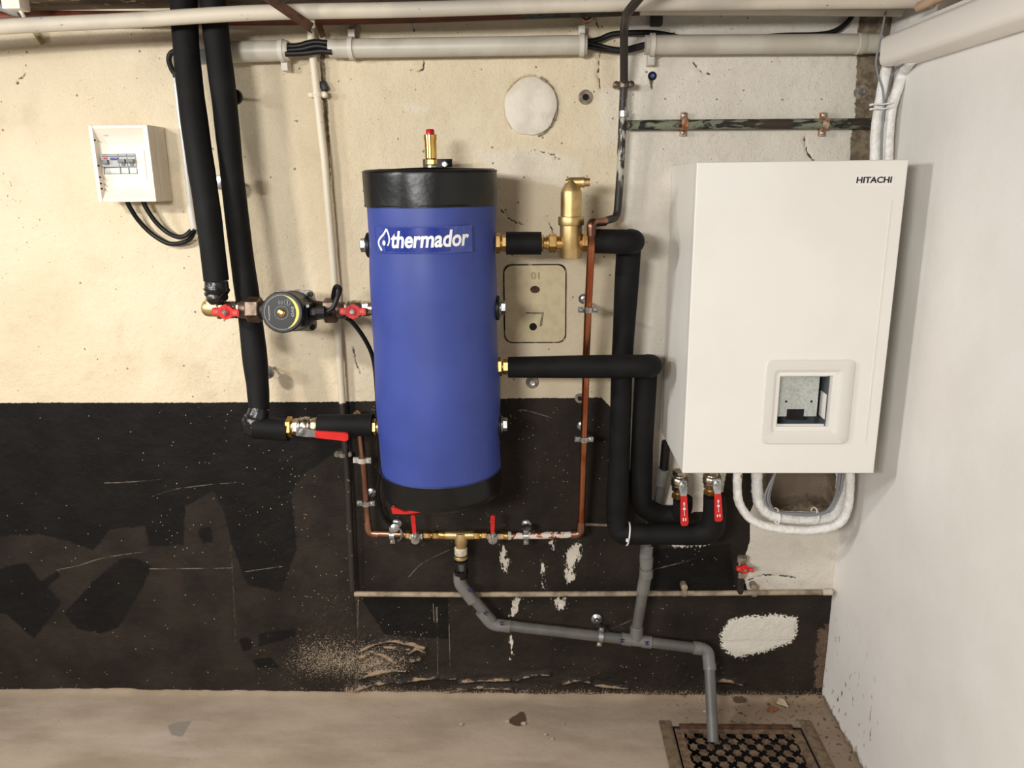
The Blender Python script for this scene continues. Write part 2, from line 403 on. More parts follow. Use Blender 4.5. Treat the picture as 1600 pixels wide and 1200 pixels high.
# ------------------------------------------------------------------ back wall
def build_back_wall():
    xs = np.concatenate([np.linspace(-3.2, -1.68, 20), np.arange(-1.66, XR+0.012, 0.004)])
    zs = np.concatenate([np.arange(-0.004, ZC+0.01, 0.004)])
    X, Z = np.meshgrid(xs, zs, indexing='xy')
    black = sdf([(-2500, 632), (-100, 630), (250, 629), (500, 628), (800, 622), (940, 621), (952, 634), (958, 640), (975, 700), (1000, 790), (1020, 800),
                 (1060, 812), (1085, 800), (1120, 800), (1128, 780), (1135, 735), (1178, 735), (1185, 770), (1172, 800), (1172, 845), (1158, 890),
                 (1168, 922), (1200, 928), (1400, 928), (1400, 1300), (-2500, 1300)], X, Z)
    white = sdf([(967, -80), (966, 330), (978, 350), (972, 800), (990, 1000), (1500, 1000), (1500, -80)], X, Z)
    filler = np.minimum.reduce([sdf(p, X, Z) for p in [
        [(745, 238), (830, 232), (905, 248), (905, 292), (840, 285), (775, 278)], [(932, 142), (966, 135), (966, 225), (945, 228), (936, 190)],
        [(636, 168), (650, 162), (668, 168), (664, 176), (645, 176)]]])
    bare = np.minimum.reduce([sdf(p, X, Z) for p in [
        [(1338, 82), (1345, -20), (1420, -20), (1400, 100), (1366, 252), (1327, 252), (1330, 205), (1336, 180)],
        [(1012, 122), (1022, 122), (1018, 142)],
        [(500, 80), (507, 80), (514, 200), (517, 300), (512, 300)],  # sliver beside the upright pipe: its cast shadow painted in as bare wall
        [(1280, 985), (1297, 975), (1294, 1065), (1270, 1078), (1276, 1030)],
        [(1185, 735), (1320, 735), (1312, 800), (1200, 798)]]])
    fresh = np.minimum.reduce([sdf(p, X, Z) for p in [
        [(-2500, 600), (560, 600), (548, 690), (470, 745), (455, 770), (464, 855), (440, 925), (387, 915), (362, 850), (350, 800), (333, 767), (290, 790),
         (287, 852), (233, 854), (227, 822), (173, 827), (146, 860), (110, 846), (62, 835), (-200, 845), (-2500, 840)],
        [(-300, 885), (0, 887), (42, 879), (65, 908), (90, 892), (95, 898), (75, 917), (97, 942), (54, 998), (8, 958), (-300, 960)],
        [(100, 958), (146, 908), (188, 873), (210, 872), (237, 883), (221, 921), (187, 979), (158, 990), (121, 981)],
        [(373, 1000), (385, 994), (395, 1002), (393, 1015), (380, 1018)], [(404, 990), (462, 982), (462, 995), (405, 1010)], [(395, 1030), (425, 1026), (437, 1042), (400, 1044)],
        [(308, 826), (330, 822), (332, 846), (316, 850)], [(560, 930), (700, 935), (705, 1000), (600, 990)], [(1000, 860), (1140, 850), (1150, 925), (1010, 920)]]])
    patch = sdf([(1125, 992), (1140, 968), (1165, 963), (1210, 960), (1246, 965), (1243, 995), (1235, 1005), (1195, 1018), (1150, 1027), (1128, 1012)], X, Z)
    drips = np.minimum.reduce([sdf(p, X, Z) for p in [
        [(785, 853), (793, 855), (790, 872), (797, 873), (793, 893), (787, 896), (785, 881), (780, 882)],
        [(882, 862), (890, 858), (900, 848), (908, 850), (905, 872), (898, 882), (897, 905), (890, 912), (883, 900), (886, 880)],
        [(845, 876), (852, 878), (851, 918), (847, 918)], [(800, 934), (814, 934), (810, 955), (802, 966), (797, 962)],
        [(863, 934), (884, 934), (882, 956), (870, 950)], [(858, 846), (866, 846), (870, 866), (862, 860)],
        [(797, 992), (801, 992), (799, 1030)], [(1040, 848), (1112, 846), (1100, 852), (1055, 856)]]])
    scratch, scratch_d = linedist([[(165, 755), (205, 753), (250, 749)], [(240, 775), (275, 764), (330, 757), (372, 754)], [(90, 890), (125, 883), (160, 872), (220, 863)], [(235, 889), (360, 888)],
                        [(385, 893), (440, 885)], [(683, 950), (684, 1050)], [(701, 945), (703, 1040)], [(677, 945), (680, 1000)], [(1010, 892), (1060, 880), (1100, 868)],
                        [(560, 925), (556, 1080)], [(950, 985), (985, 970)], [(800, 650), (815, 640), (860, 652)], [(640, 900), (660, 880), (700, 860)]], X, Z)
    cracks, cracks_d = linedist([[(645, 110), (660, 110), (662, 98)], [(1085, 100), (1095, 112), (1105, 116)], [(930, 30), (940, 60), (935, 110), (938, 140)], [(838, 235), (865, 242), (868, 248), (880, 248)],
                       [(1256, 215), (1262, 240), (1270, 250)], [(556, 930), (559, 1000), (557, 1080)], [(359, 850), (363, 900), (367, 1000)],
                       [(552, 545), (556, 565), (562, 580)], [(1172, 905), (1195, 898), (1240, 902)], [(640, 30), (646, 45)], [(40, 105), (40, 112), (28, 128)],
                       [(785, 330), (800, 345), (815, 350)], [(855, 340), (868, 375), (872, 400)]], X, Z)
    # places where the old paint is gritty and bare
    def blob(px, py, sx, sz):
        p = at(px, py, 0); return np.exp(-(((X-p.x)/sx)**2+((Z-p.z)/sz)**2))
    grit = 0.06+0.85*blob(500, 1030, 0.16, 0.09)+0.35*blob(520, 940, 0.10, 0.12)+0.28*blob(420, 780, 0.10, 0.16)+0.25*blob(300, 850, 0.09, 0.06)+0.18*blob(350, 650, 0.12, 0.04)
    grit += 0.55*np.exp(-(Z/0.035)**2)*(X > -0.6)+0.75*blob(600, 1040, 0.13, 0.06)+0.4*blob(640, 1000, 0.16, 0.07)+0.3*blob(880, 880, 0.12, 0.10)+0.35*blob(1000, 1050, 0.3, 0.05)+0.25*blob(1240, 1040, 0.1, 0.06)+0.15*blob(850, 700, 0.15, 0.15)
    grit += 0.35*np.exp(-(Z/0.014)**2)
    # relief (y towards the room is negative)
    y = -0.0035*(fbm(X*2.2+9, Z*2.2+3, 5, 3)-0.5)*2
    y -= 0.0011*(fbm(X*55, Z*55, 21, 3)-0.5)*2+0.0026*(fbm(X*14, Z*16, 31, 4)-0.5)*2
    y -= np.where(white < 0, 0.0012, 0)+np.where(patch < 0, 0.002*np.clip(-patch/0.008, 0, 1), 0)
    y -= 0.0016*np.clip(-drips/0.003, 0, 1)
    y -= 0.0022*np.clip(grit, 0, 1)*(fbm(X*90, Z*90, 77, 2)-0.35)*2
    y += 0.003*np.clip(1-cracks_d/0.005, 0, 1)
    # eroded plaster near the floor, in layers
    _, ledge = linedist([[(561, 1017), (586, 1006), (611, 1000), (635, 1003), (663, 1011)], [(564, 1026), (583, 1019), (602, 1025), (618, 1035)], [(575, 1043), (594, 1036)],
                      [(561, 1058), (589, 1050), (611, 1047), (633, 1047)], [(556, 1077), (575, 1070), (594, 1066), (613, 1063), (630, 1064)], [(633, 1063), (671, 1057), (712, 1058)],
                      [(718, 1063), (754, 1062), (795, 1061)], [(696, 1079), (740, 1073), (800, 1074)], [(805, 1062), (830, 1054), (858, 1052)], [(880, 1067), (900, 1062), (921, 1065)],
                      [(640, 1018), (652, 1012), (664, 1017)], [(600, 1010), (625, 1014), (640, 1012)], [(640, 1032), (655, 1029)], [(1100, 1066), (1130, 1062), (1160, 1068)], [(930, 1070), (980, 1074)]], X, Z)
    wob = ledge+0.010*(fbm(X*40, Z*60, 61, 3)-0.5)
    rough = fbm(X*11, Z*30, 62, 4)-0.5
    zone = np.clip(1-sdf([(556, 1010), (600, 995), (668, 1002), (660, 1040), (800, 1056), (930, 1056), (930, 1090), (556, 1090)], X, Z)/0.03, 0, 1)
    y -= 0.010*np.exp(-(wob/0.006)**2)*(0.5+fbm(X*12, Z*12, 63, 2))*0.9+zone*0.012*rough
    flake = ledge
    # niche behind the hydraulic unit
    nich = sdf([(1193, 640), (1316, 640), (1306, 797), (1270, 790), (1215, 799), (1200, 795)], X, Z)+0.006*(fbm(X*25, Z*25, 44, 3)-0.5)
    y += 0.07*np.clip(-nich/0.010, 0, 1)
    # groove round the little access plate
    P0, P1 = at(789, 414, 0), at(884, 533, 0)
    hole = lambda px, py, r: np.hypot(X-at(px, py, 0).x, Z-at(px, py, 0).z)-r
    return grid_obj('wall_back', xs, zs, lambda U, V: (U, y, V), wall_mat(),
                    dict(black=black, white=white, filler=filler, bare=bare, fresh=fresh, patch=patch, drips=drips, scratch=scratch, cracks=cracks, scratch_d=scratch_d, cracks_d=cracks_d, grit=grit, flake=flake, nich=nich))

def wall_mat():
    g = G('painted_plaster'); a = g.attr
    nf = g.math('SUBTRACT', g.noise(95, 4), 0.5); nm = g.math('SUBTRACT', g.noise(26, 4), 0.5)
    def mask(name, amp=0.006, soft=0.0008, n=nf, off=0.0):
        v = g.math('ADD', a(name), g.math('MULTIPLY', n, amp)); return g.ramp(v, off+soft, off-soft)
    big = g.ramp(g.noise(2.6, 4), 0.35, 0.65)
    cream = g.mix(big, rgb(224, 210, 183), rgb(215, 200, 171))
    cream = g.mix(g.math('MULTIPLY', g.ramp(g.noise(9, 5), 0.55, 0.75), 0.5), cream, rgb(208, 196, 170))
    cream = g.mix(g.math('MULTIPLY', g.ramp(g.noise(4.5, 6, 0.6), 0.48, 0.72), 0.35), cream, rgb(190, 172, 142))
    off = g.mix(big, rgb(222, 215, 202), rgb(214, 206, 193))
    off = g.mix(g.math('MULTIPLY', g.ramp(g.noise(11, 5), 0.55, 0.75), 0.5), off, rgb(200, 190, 174))
    col = g.mix(mask('white'), cream, off)
    col = g.mix(g.math('MULTIPLY', mask('filler', 0.04, 0.010, nm), 0.55), col, rgb(224, 216, 202))
    # chips in the pale paint
    chip = g.math('MULTIPLY', g.ramp(g.noise(150, 2), 0.70, 0.73), g.ramp(g.noise(6, 3), 0.42, 0.6))
    vp2 = g.n('ShaderNodeTexVoronoi'); g.t.links.new(g.co, vp2.inputs['Vector']); vp2.inputs['Scale'].default_value = 62
    vq = g.n('ShaderNodeSeparateColor'); g.t.links.new(vp2.outputs['Color'], vq.inputs[0])
    spot = g.math('MULTIPLY', g.math('LESS_THAN', vq.outputs[0], 0.10), g.math('LESS_THAN', g.math('ADD', vp2.outputs['Distance'], g.math('MULTIPLY', nf, 0.3)), g.math('MULTIPLY', vq.outputs[1], 0.20)))
    chip = g.math('MAXIMUM', chip, g.math('MULTIPLY', spot, 0.8))
    col = g.mix(chip, col, rgb(120, 104, 84))
    bare = g.mix(g.ramp(g.noise(60, 4), 0.4, 0.6), rgb(134, 120, 100), rgb(104, 92, 76))
    col = g.mix(mask('bare', 0.012, 0.0012), col, bare)
    # black skirting band: older browner coat, fresher coat over it
    old = g.mix(g.ramp(g.noise(7, 5), 0.35, 0.68), rgb(47, 40, 34), rgb(34, 29, 25))
    new = g.mix(g.ramp(g.noise(10, 4), 0.4, 0.65), rgb(17, 15, 14), rgb(23, 20, 18))
    br = g.math('SUBTRACT', g.noise(45, 5, 0.7), 0.5)
    blk = g.mix(mask('fresh', 0.022, 0.003, br), old, new)
    thr = g.math('SUBTRACT', 0.80, g.math('MULTIPLY', a('grit'), 0.32))
    dens = g.math('SUBTRACT', g.noise(260, 3, 0.6), thr)
    blk = g.mix(g.math('MULTIPLY', g.ramp(dens, 0.0, 0.05), 0.85), blk, rgb(150, 134, 114))
    vo = g.n('ShaderNodeTexVoronoi'); g.t.links.new(g.co, vo.inputs['Vector']); vo.inputs['Scale'].default_value = 175
    vc = g.n('ShaderNodeSeparateColor'); g.t.links.new(vo.outputs['Color'], vc.inputs[0])
    lim = g.math('ADD', 0.012, g.math('MULTIPLY', a('grit'), g.ramp(g.noise(12, 3), 0.35, 0.7, 0.02, 0.6))); pin = g.math('MULTIPLY', g.math('LESS_THAN', vc.outputs[0], lim), g.math('LESS_THAN', vo.outputs['Distance'], g.math('MULTIPLY', vc.outputs[1], 0.27)))
    blk = g.mix(g.math('MULTIPLY', pin, 0.85), blk, rgb(196, 180, 158))
    blk = g.mix(g.math('MULTIPLY', g.math('MULTIPLY', g.ramp(g.math('ABSOLUTE', g.math('ADD', a('scratch'), g.math('MULTIPLY', nf, 0.002))), 0.0020, 0.0004), g.math('MULTIPLY', g.ramp(a('scratch_d'), 0.006, 0.004), g.ramp(g.noise(14, 5, 0.75), 0.40, 0.60))), 0.6), blk, rgb(150, 138, 122))
    fl = g.math('ADD', a('flake'), g.math('MULTIPLY', g.math('SUBTRACT', g.noise(55, 5, 0.65, stretch=(0.5, 1, 1.3)), 0.5), 0.030))
    blk = g.mix(g.math('MULTIPLY', g.ramp(fl, 0.0045, 0.0005), 0.9), blk, g.mix(g.noise(90, 3), rgb(176, 152, 126), rgb(128, 108, 88)))
    vn = g.math('SUBTRACT', g.noise(120, 5, 0.7, stretch=(1, 1, 0.4)), 0.5)
    blk = g.mix(mask('drips', 0.062, 0.0015, vn, -0.0020), blk, rgb(214, 206, 192))
    bn = g.math('SUBTRACT', g.noise(150, 4, 0.65, stretch=(0.8, 1, 1)), 0.5)
    blk = g.mix(mask('patch', 0.05, 0.0015, bn), blk, rgb(218, 212, 200))
    blk = g.mix(mask('bare', 0.09, 0.004, br), blk, g.mix(g.noise(60, 3), rgb(124, 100, 82), rgb(66, 54, 46)))
    k = mask('black', 0.006, 0.0008)
    col = g.mix(k, col, blk)
    col = g.mix(g.math('MULTIPLY', g.ramp(g.math('ABSOLUTE', g.math('ADD', a('cracks'), g.math('MULTIPLY', nf, 0.012))), 0.0030, 0.0008), g.math('MULTIPLY', g.ramp(a('cracks_d'), 0.008, 0.006), g.ramp(g.noise(45, 4), 0.42, 0.55))), col, rgb(70, 58, 48))
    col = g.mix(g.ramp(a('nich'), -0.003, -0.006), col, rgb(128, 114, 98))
    hgt = g.math('ADD', g.math('MULTIPLY', g.noise(60, 5, 0.6), 0.8), g.math('MULTIPLY', g.ramp(g.noise(170, 3), 0.45, 0.75), 0.45))
    g.bump(hgt, 0.42, 0.005)
    return g.out(col, g.mix(k, (0.75,)*3+(1,), (0.66,)*3+(1,)), 0.0, 0.18)
struct(build_back_wall())

def pier_mat():
    g = G('white_painted_wall'); zz = g.z()
    col = g.mix(g.ramp(g.noise(3, 4), 0.35, 0.65), rgb(233, 230, 225), rgb(226, 222, 216))
    low = g.ramp(zz[2], 0.42, 0.05)
    ch = g.math('MULTIPLY', g.ramp(g.noise(60, 4, stretch=(1, 1, 0.4)), 0.63, 0.67), g.math('MULTIPLY', low, g.ramp(zz[1], -0.55, -0.2)))
    col = g.mix(ch, col, rgb(78, 66, 54))
    edge = g.ramp(g.math('ADD', zz[2], g.math('MULTIPLY', g.noise(40, 4), 0.05)), 0.045, 0.03)
    col = g.mix(edge, col, rgb(120, 104, 86))
    g.bump(g.math('ADD', g.noise(22, 4), g.math('MULTIPLY', g.noise(120, 3), 0.4)), 0.25, 0.004); return g.out(col, 0.6, 0, 0.3)
ys = np.concatenate([np.arange(0.05, -1.2, -0.012), np.linspace(-1.25, -3.9, 30)]); zs = np.arange(-0.01, ZC+0.012, 0.012)
struct(grid_obj('wall_right', ys, zs, lambda U, V: (XR-0.002*(fbm(U*3+20, V*3+4, 8, 3)-0.5)*2-0.0006*(fbm(U*30+99, V*30, 9, 2)-0.5), U, V), pier_mat()))

# ------------------------------------------------------------------ floor with the drain pit
GX0, GX1, GY0, GY1 = 0.388, 0.755, -0.46, -0.142
def floor_mat():
    g = G('worn_concrete_floor'); x, yv, z_ = g.z()
    col = g.mix(g.ramp(g.noise(3.5, 5, stretch=(0.6, 1.6, 1)), 0.34, 0.66), rgb(176, 160, 142), rgb(150, 134, 116))
    col = g.mix(g.math('MULTIPLY', g.ramp(g.noise(5, 5, stretch=(0.5, 2.4, 1)), 0.52, 0.72), 0.7), col, rgb(180, 168, 154))
    col = g.mix(g.math('MULTIPLY', g.ramp(x, 0.25, 0.6), 0.55), col, rgb(120, 98, 78))
    col = g.mix(g.math('MULTIPLY', g.ramp(yv, -0.07, 0.0), 0.4), col, rgb(176, 152, 122))
    st = g.attr('stain'); col = g.mix(g.ramp(st, 0.35, 0.6), col, rgb(86, 68, 54))
    col = g.mix(g.ramp(g.attr('grey'), 0.004, -0.002), col, rgb(140, 130, 120))
    col = g.mix(g.ramp(g.noise(120, 3), 0.72, 0.76), col, rgb(100, 84, 70))
    col = g.mix(g.math('MULTIPLY', g.ramp(g.noise(70, 4), 0.58, 0.66), g.ramp(x, 0.3, 0.55)), col, rgb(84, 66, 52))
    g.bump(g.math('ADD', g.noise(30, 4), g.math('MULTIPLY', g.noise(200, 3), 0.4)), 0.35, 0.004); return g.out(col, 0.7, 0, 0.3)
fm = floor_mat()
def floor_piece(name, x0, x1, y0, y1, step, mat=None, lift=0.0):
    us = np.linspace(x0, x1, max(2, int((x1-x0)/step)+1)); vs = np.linspace(y0, y1, max(2, int((y1-y0)/step)+1))
    U, V = np.meshgrid(us, vs, indexing='xy')
    stain = np.zeros(U.shape); grey = np.full(U.shape, 1.0)
    if step < 0.02:
        for px, py, sx, sy, k in [(808, 1126, 0.022, 0.02, 1.3), (1155, 1093, 0.03, 0.02, 0.8), (815, 1120, 0.016, 0.03, .8)]:
            p = atz(px, py); stain += k*np.exp(-(((U-p.x)/sx)**2+((V-p.y)/sy)**2))*(0.6+0.8*fbm(U*60, V*60, 15, 2))
        Q = [atz(*p) for p in [(262, 1132), (278, 1127), (299, 1125), (290, 1140), (285, 1150), (268, 1147)]]
        grey = sdf_w([(p.x, p.y) for p in Q], U, V)
    return struct(grid_obj(name, us, vs, lambda a, b: (a, b, lift-0.002+0.003*(fbm(a*6+40, b*6+50, 71, 4)-0.5)+0.010*np.exp(-(b/0.018)**2)*(fbm(a*14+40, 0*b, 72, 3))), mat or fm, dict(stain=stain, grey=grey)))
floor_piece('floor', -1.75, GX0, -0.62, 0.02, 0.006)
floor_piece('floor', GX1, XR+0.01, GY0, GY1, 0.006)
floor_piece('floor', GX0, XR+0.01, GY1, 0.02, 0.006)
floor_piece('floor', GX0, XR+0.01, -0.62, GY0, 0.006)
floor_piece('floor', -3.2, XR+0.01, -3.9, -0.62, 0.1)
floor_piece('floor', -3.2, -1.75, -0.62, 0.02, 0.1)
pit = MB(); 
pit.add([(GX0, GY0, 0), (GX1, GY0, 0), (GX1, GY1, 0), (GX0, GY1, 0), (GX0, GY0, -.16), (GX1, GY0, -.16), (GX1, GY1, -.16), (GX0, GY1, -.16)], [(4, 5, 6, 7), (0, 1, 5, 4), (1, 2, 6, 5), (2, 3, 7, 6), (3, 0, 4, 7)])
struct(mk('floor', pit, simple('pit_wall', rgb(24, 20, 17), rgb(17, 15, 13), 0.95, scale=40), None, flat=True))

ceil_g = G('dirty_ceiling'); cc = ceil_g.mix(ceil_g.ramp(ceil_g.noise(6, 5), 0.4, 0.62), rgb(112, 98, 84), rgb(72, 60, 50)); cc = ceil_g.mix(ceil_g.ramp(ceil_g.noise(30, 5), 0.62, 0.68), cc, rgb(176, 160, 134)); ceil_g.bump(ceil_g.noise(60, 4), 0.4, 0.004)
ceil_m = ceil_g.out(cc, 0.85)
struct(mk('ceiling', MB().box((-3.2, -3.9, ZC), (XR+0.1, 0.05, ZC+0.06)), ceil_m))

# ------------------------------------------------------------------ generic plumbing pieces
def valve_body(p0, p1, r, parent, mat='nickel', ends='hex', name='valve_body'):
    p0, p1 = Vector(p0), Vector(p1); ax = p1-p0; L = ax.length; mb = MB()
    mb.hexn(p0, ax, 0.0, L*0.24, r*1.02); mb.hexn(p0, ax, L*0.76, L, r*1.02)
    mb.lathe(p0, ax, [(L*.2, r*.8), (L*.27, r*.86), (L*.3, r*1.0), (L*.36, r*1.12), (L*.5, r*1.2), (L*.64, r*1.12), (L*.7, r*1.0), (L*.73, r*.86), (L*.8, r*.8)], 24)
    for t in (.3, .69): mb.lathe(p0, ax, [(L*t-.0015, r*1.0), (L*t-.001, r*1.16), (L*t+.001, r*1.16), (L*t+.0015, r*1.0)], 24)
    return mk(name, mb, mat, parent)
def butterfly(c, along, out, size, parent, worn=True):
    """red two-winged handle: c centre, along the wings, out towards the viewer"""
    c, u, n = Vector(c), Vector(along).normalized(), Vector(out).normalized(); w_ = n.cross(u)
    top = [(-1, .16), (-.93, .26), (-.55, .24), (-.36, .42), (0, .58), (.36, .42), (.55, .24), (.93, .26), (1, .16)]
    pl = top+[(a, -b) for a, b in top[::-1]]
    h = mk('handle', MB().prism([c+u*(a*size)+w_*(b*size) for a, b in pl], n*0.008), 'redworn', parent, 30)
    mb = MB(); mb.lathe(c+n*0.008, n, [(0, size*.3), (.003, size*.28)], 20); mk('boss', mb, 'redworn', h)
    mb = MB(); mb.hexn(c+n*0.010, n, 0, .005, size*.2); mb.lathe(c+n*0.0155, n, [(0, size*.1), (.003, size*.09)], 12); mk('nut', mb, 'steel', h)
    mb = MB(); mb.lathe(c-n*0.014, n, [(0, .009), (.014, .008)], 16); mk('stem', mb, 'nickel', parent)
    for sgn in (-1, 1):                                     # the little moulded letters on each wing
        t = MB(); e = u*(sgn*size*.72)
        for k in (-1, 0, 1): t.obox(c+e+u*(k*size*.11)+n*0.0083, u*size*.025, w_*size*.11, n*0.0006)
        k = mk('moulded_mark', t, 'faded_print', h); k['kind'] = 'stuff'
    return h
def lever(c, d, out, L, wd, parent, grip=0.62, mark=True, steel_mat='steel', red='red'):
    """lever handle from the spindle c along d: steel neck, red sleeve"""
    c, u, n = Vector(c), Vector(d).normalized(), Vector(out).normalized(); n = (n-n.dot(u)*u).normalized(); w_ = n.cross(u)
    s = L*(1-grip); h = wd/2
    neck = MB(); neck.prism([c-u*h*1.05-w_*h*.9, c+u*s*.35-w_*h*1.05, c+u*s*1.05-w_*h*.72+n*.006, c+u*s*1.05+w_*h*.72+n*.006, c+u*s*.35+w_*h*1.05, c-u*h*1.05+w_*h*.9], n*0.003)
    hd = mk('handle', neck, steel_mat, parent)
    pr_ = [(s, -.74), (s+.01*L, -.8), (L*.93, -1.0), (L*.985, -.8), (L, -.45), (L, .45), (L*.985, .8), (L*.93, 1.0), (s+.01*L, .8), (s, .74)]
    gp = MB(); gp.prism([c+u*a+w_*(b*h)+n*.0035 for a, b in pr_], n*0.008); g_ = mk('grip', gp, red, hd, 30, label='red plastic grip')
    nt = MB(); nt.hexn(c+n*.003, n, 0, .006, h*.75); nt.lathe(c+n*.009, n, [(0, h*.35), (.003, h*.33)], 12); mk('nut', nt, 'steel', hd)
    st = MB(); st.lathe(c-n*.014, n, [(0, h*.7), (.015, h*.6)], 16); mk('stem', st, 'brass', parent)
    if mark:                                                # flow mark on the sleeve: an arrow with cross bar, as in the photo
        t = MB(); b0 = c+n*.0118
        t.obox(b0+u*(s+(L-s)*.45), u*(L-s)*.2, w_*h*.06, n*.0006); t.obox(b0+u*(s+(L-s)*.42), u*(L-s)*.03, w_*h*.32, n*.0006)
        t.obox(b0+u*(s+(L-s)*.25), u*(L-s)*.05, w_*h*.18, n*.0006)
        for k in (-1, 1): t.obox(b0+u*(s+(L-s)*.78)+w_*(k*h*.3), u*(L-s)*.05, w_*h*.12, n*.0006)
        mk('printed_arrow', t, 'white_print', hd)['kind'] = 'stuff'
    return hd
def pipe_clamp(name, label, c, axis, r, d, cat='pipe clamp', group=None, ear=True, ang=0.0, mat='steel', rod=True):
    """split ring round a pipe at distance d from the wall, on a threaded rod into the wall"""
    c = Vector(c); ax = Vector(axis).normalized(); back = Vector((0, 1, 0)); side = ax.cross(back).normalized()
    t = thing(name, label, cat, c, group); mb = MB(); n = 28
    ring = [c+(r+.0018)*(math.cos(2*math.pi*k/n)*side+math.sin(2*math.pi*k/n)*back) for k in range(n)]
    vs = []; fs = []
    for k in range(n):
        e = (ring[k]-c).normalized()
        vs += [ring[k]-ax*.007-e*.0012, ring[k]+ax*.007-e*.0012, ring[k]+ax*.007+e*.0018, ring[k]-ax*.007+e*.0018]
        m = (k+1) % n
        for q in range(4): fs.append((k*4+q, k*4+(q+1) % 4, m*4+(q+1) % 4, m*4+q))
    mb.add(vs, fs); mk('ring', mb, mat, t)
    for sgn in (-1, 1):
        e = MB(); e.obox(c+side*sgn*(r+.008)+back*-.003, side*.0075, back*.0022, ax*.007, .001); e.obox(c+side*sgn*(r+.008)+back*.0025, side*.0075, back*.0015, ax*.007)
        ee = mk('ear', e, mat, t)
        s_ = MB(); s_.lathe(c+side*sgn*(r+.009)-back*.0055, -back, [(0, .0048), (.002, .0045), (.0035, .0028)], 14); mk('screw', s_, mat, ee)
    if rod:
        b = MB(); b.tube([c+back*(r+.002), c+back*(d-.006)], .0035, 10); b.hexn(c+back*(r+.002), back, 0, .008, .008); mk('rod', b, mat, t)
        f_ = MB(); f_.lathe(c+back*(d-.006), back, [(0, .006), (.003, .013), (.0062, .015)], 20); mk('wall_flange', f_, mat, t)
    return t
def hexchain(name, p0, p1, items, mat, parent):
    """items: (t0, t1, r, 'h'|'r') fractions of p0-p1"""
    p0, p1 = Vector(p0), Vector(p1); ax = p1-p0; L = ax.length; mb = MB()
    for a, b, r, k in items:
        if k == 'h': mb.hexn(p0, ax, a*L, b*L, r)
        else: mb.lathe(p0, ax, [(a*L, r*.96), (a*L+.0008, r), (b*L-.0008, r), (b*L, r*.96)], 24)
    return mk(name, mb, mat, parent)
def insul(name, label, pts, r, seg=28, amp=0.015, seed=1, mat='foam', fil=0.03, group=None, cat='insulated pipe', step=14, core=None):
    """foam-covered pipe: tube with slightly uneven radius and end faces"""
    P = fillet(pts, fil) if len(pts) > 2 else [Vector(p) for p in pts]
    Q = []
    for a, b in zip(P, P[1:]):
        m = max(1, int((b-a).length/0.03)); Q += [lerp(a, b, i/m) for i in range(m)]
    Q.append(P[-1])
    mb = MB(); rr = r if isinstance(r, list) else None
    if rr:
        cum = [0]
        for a, b in zip(Q, Q[1:]): cum.append(cum[-1]+(b-a).length)
        base = [float(np.interp(c/cum[-1], [k/(len(rr)-1) for k in range(len(rr))], rr)) for c in cum]
    else: base = [r]*len(Q)
    wv = wavy(Q, 1.0, amp, seed); mb.tube(Q, [b*w_ for b, w_ in zip(base, wv)], seg)
    t = thing(name, label, cat, Q[0], group)
    mk('foam_sleeve', mb, mat, t, 40)
    return t, Q

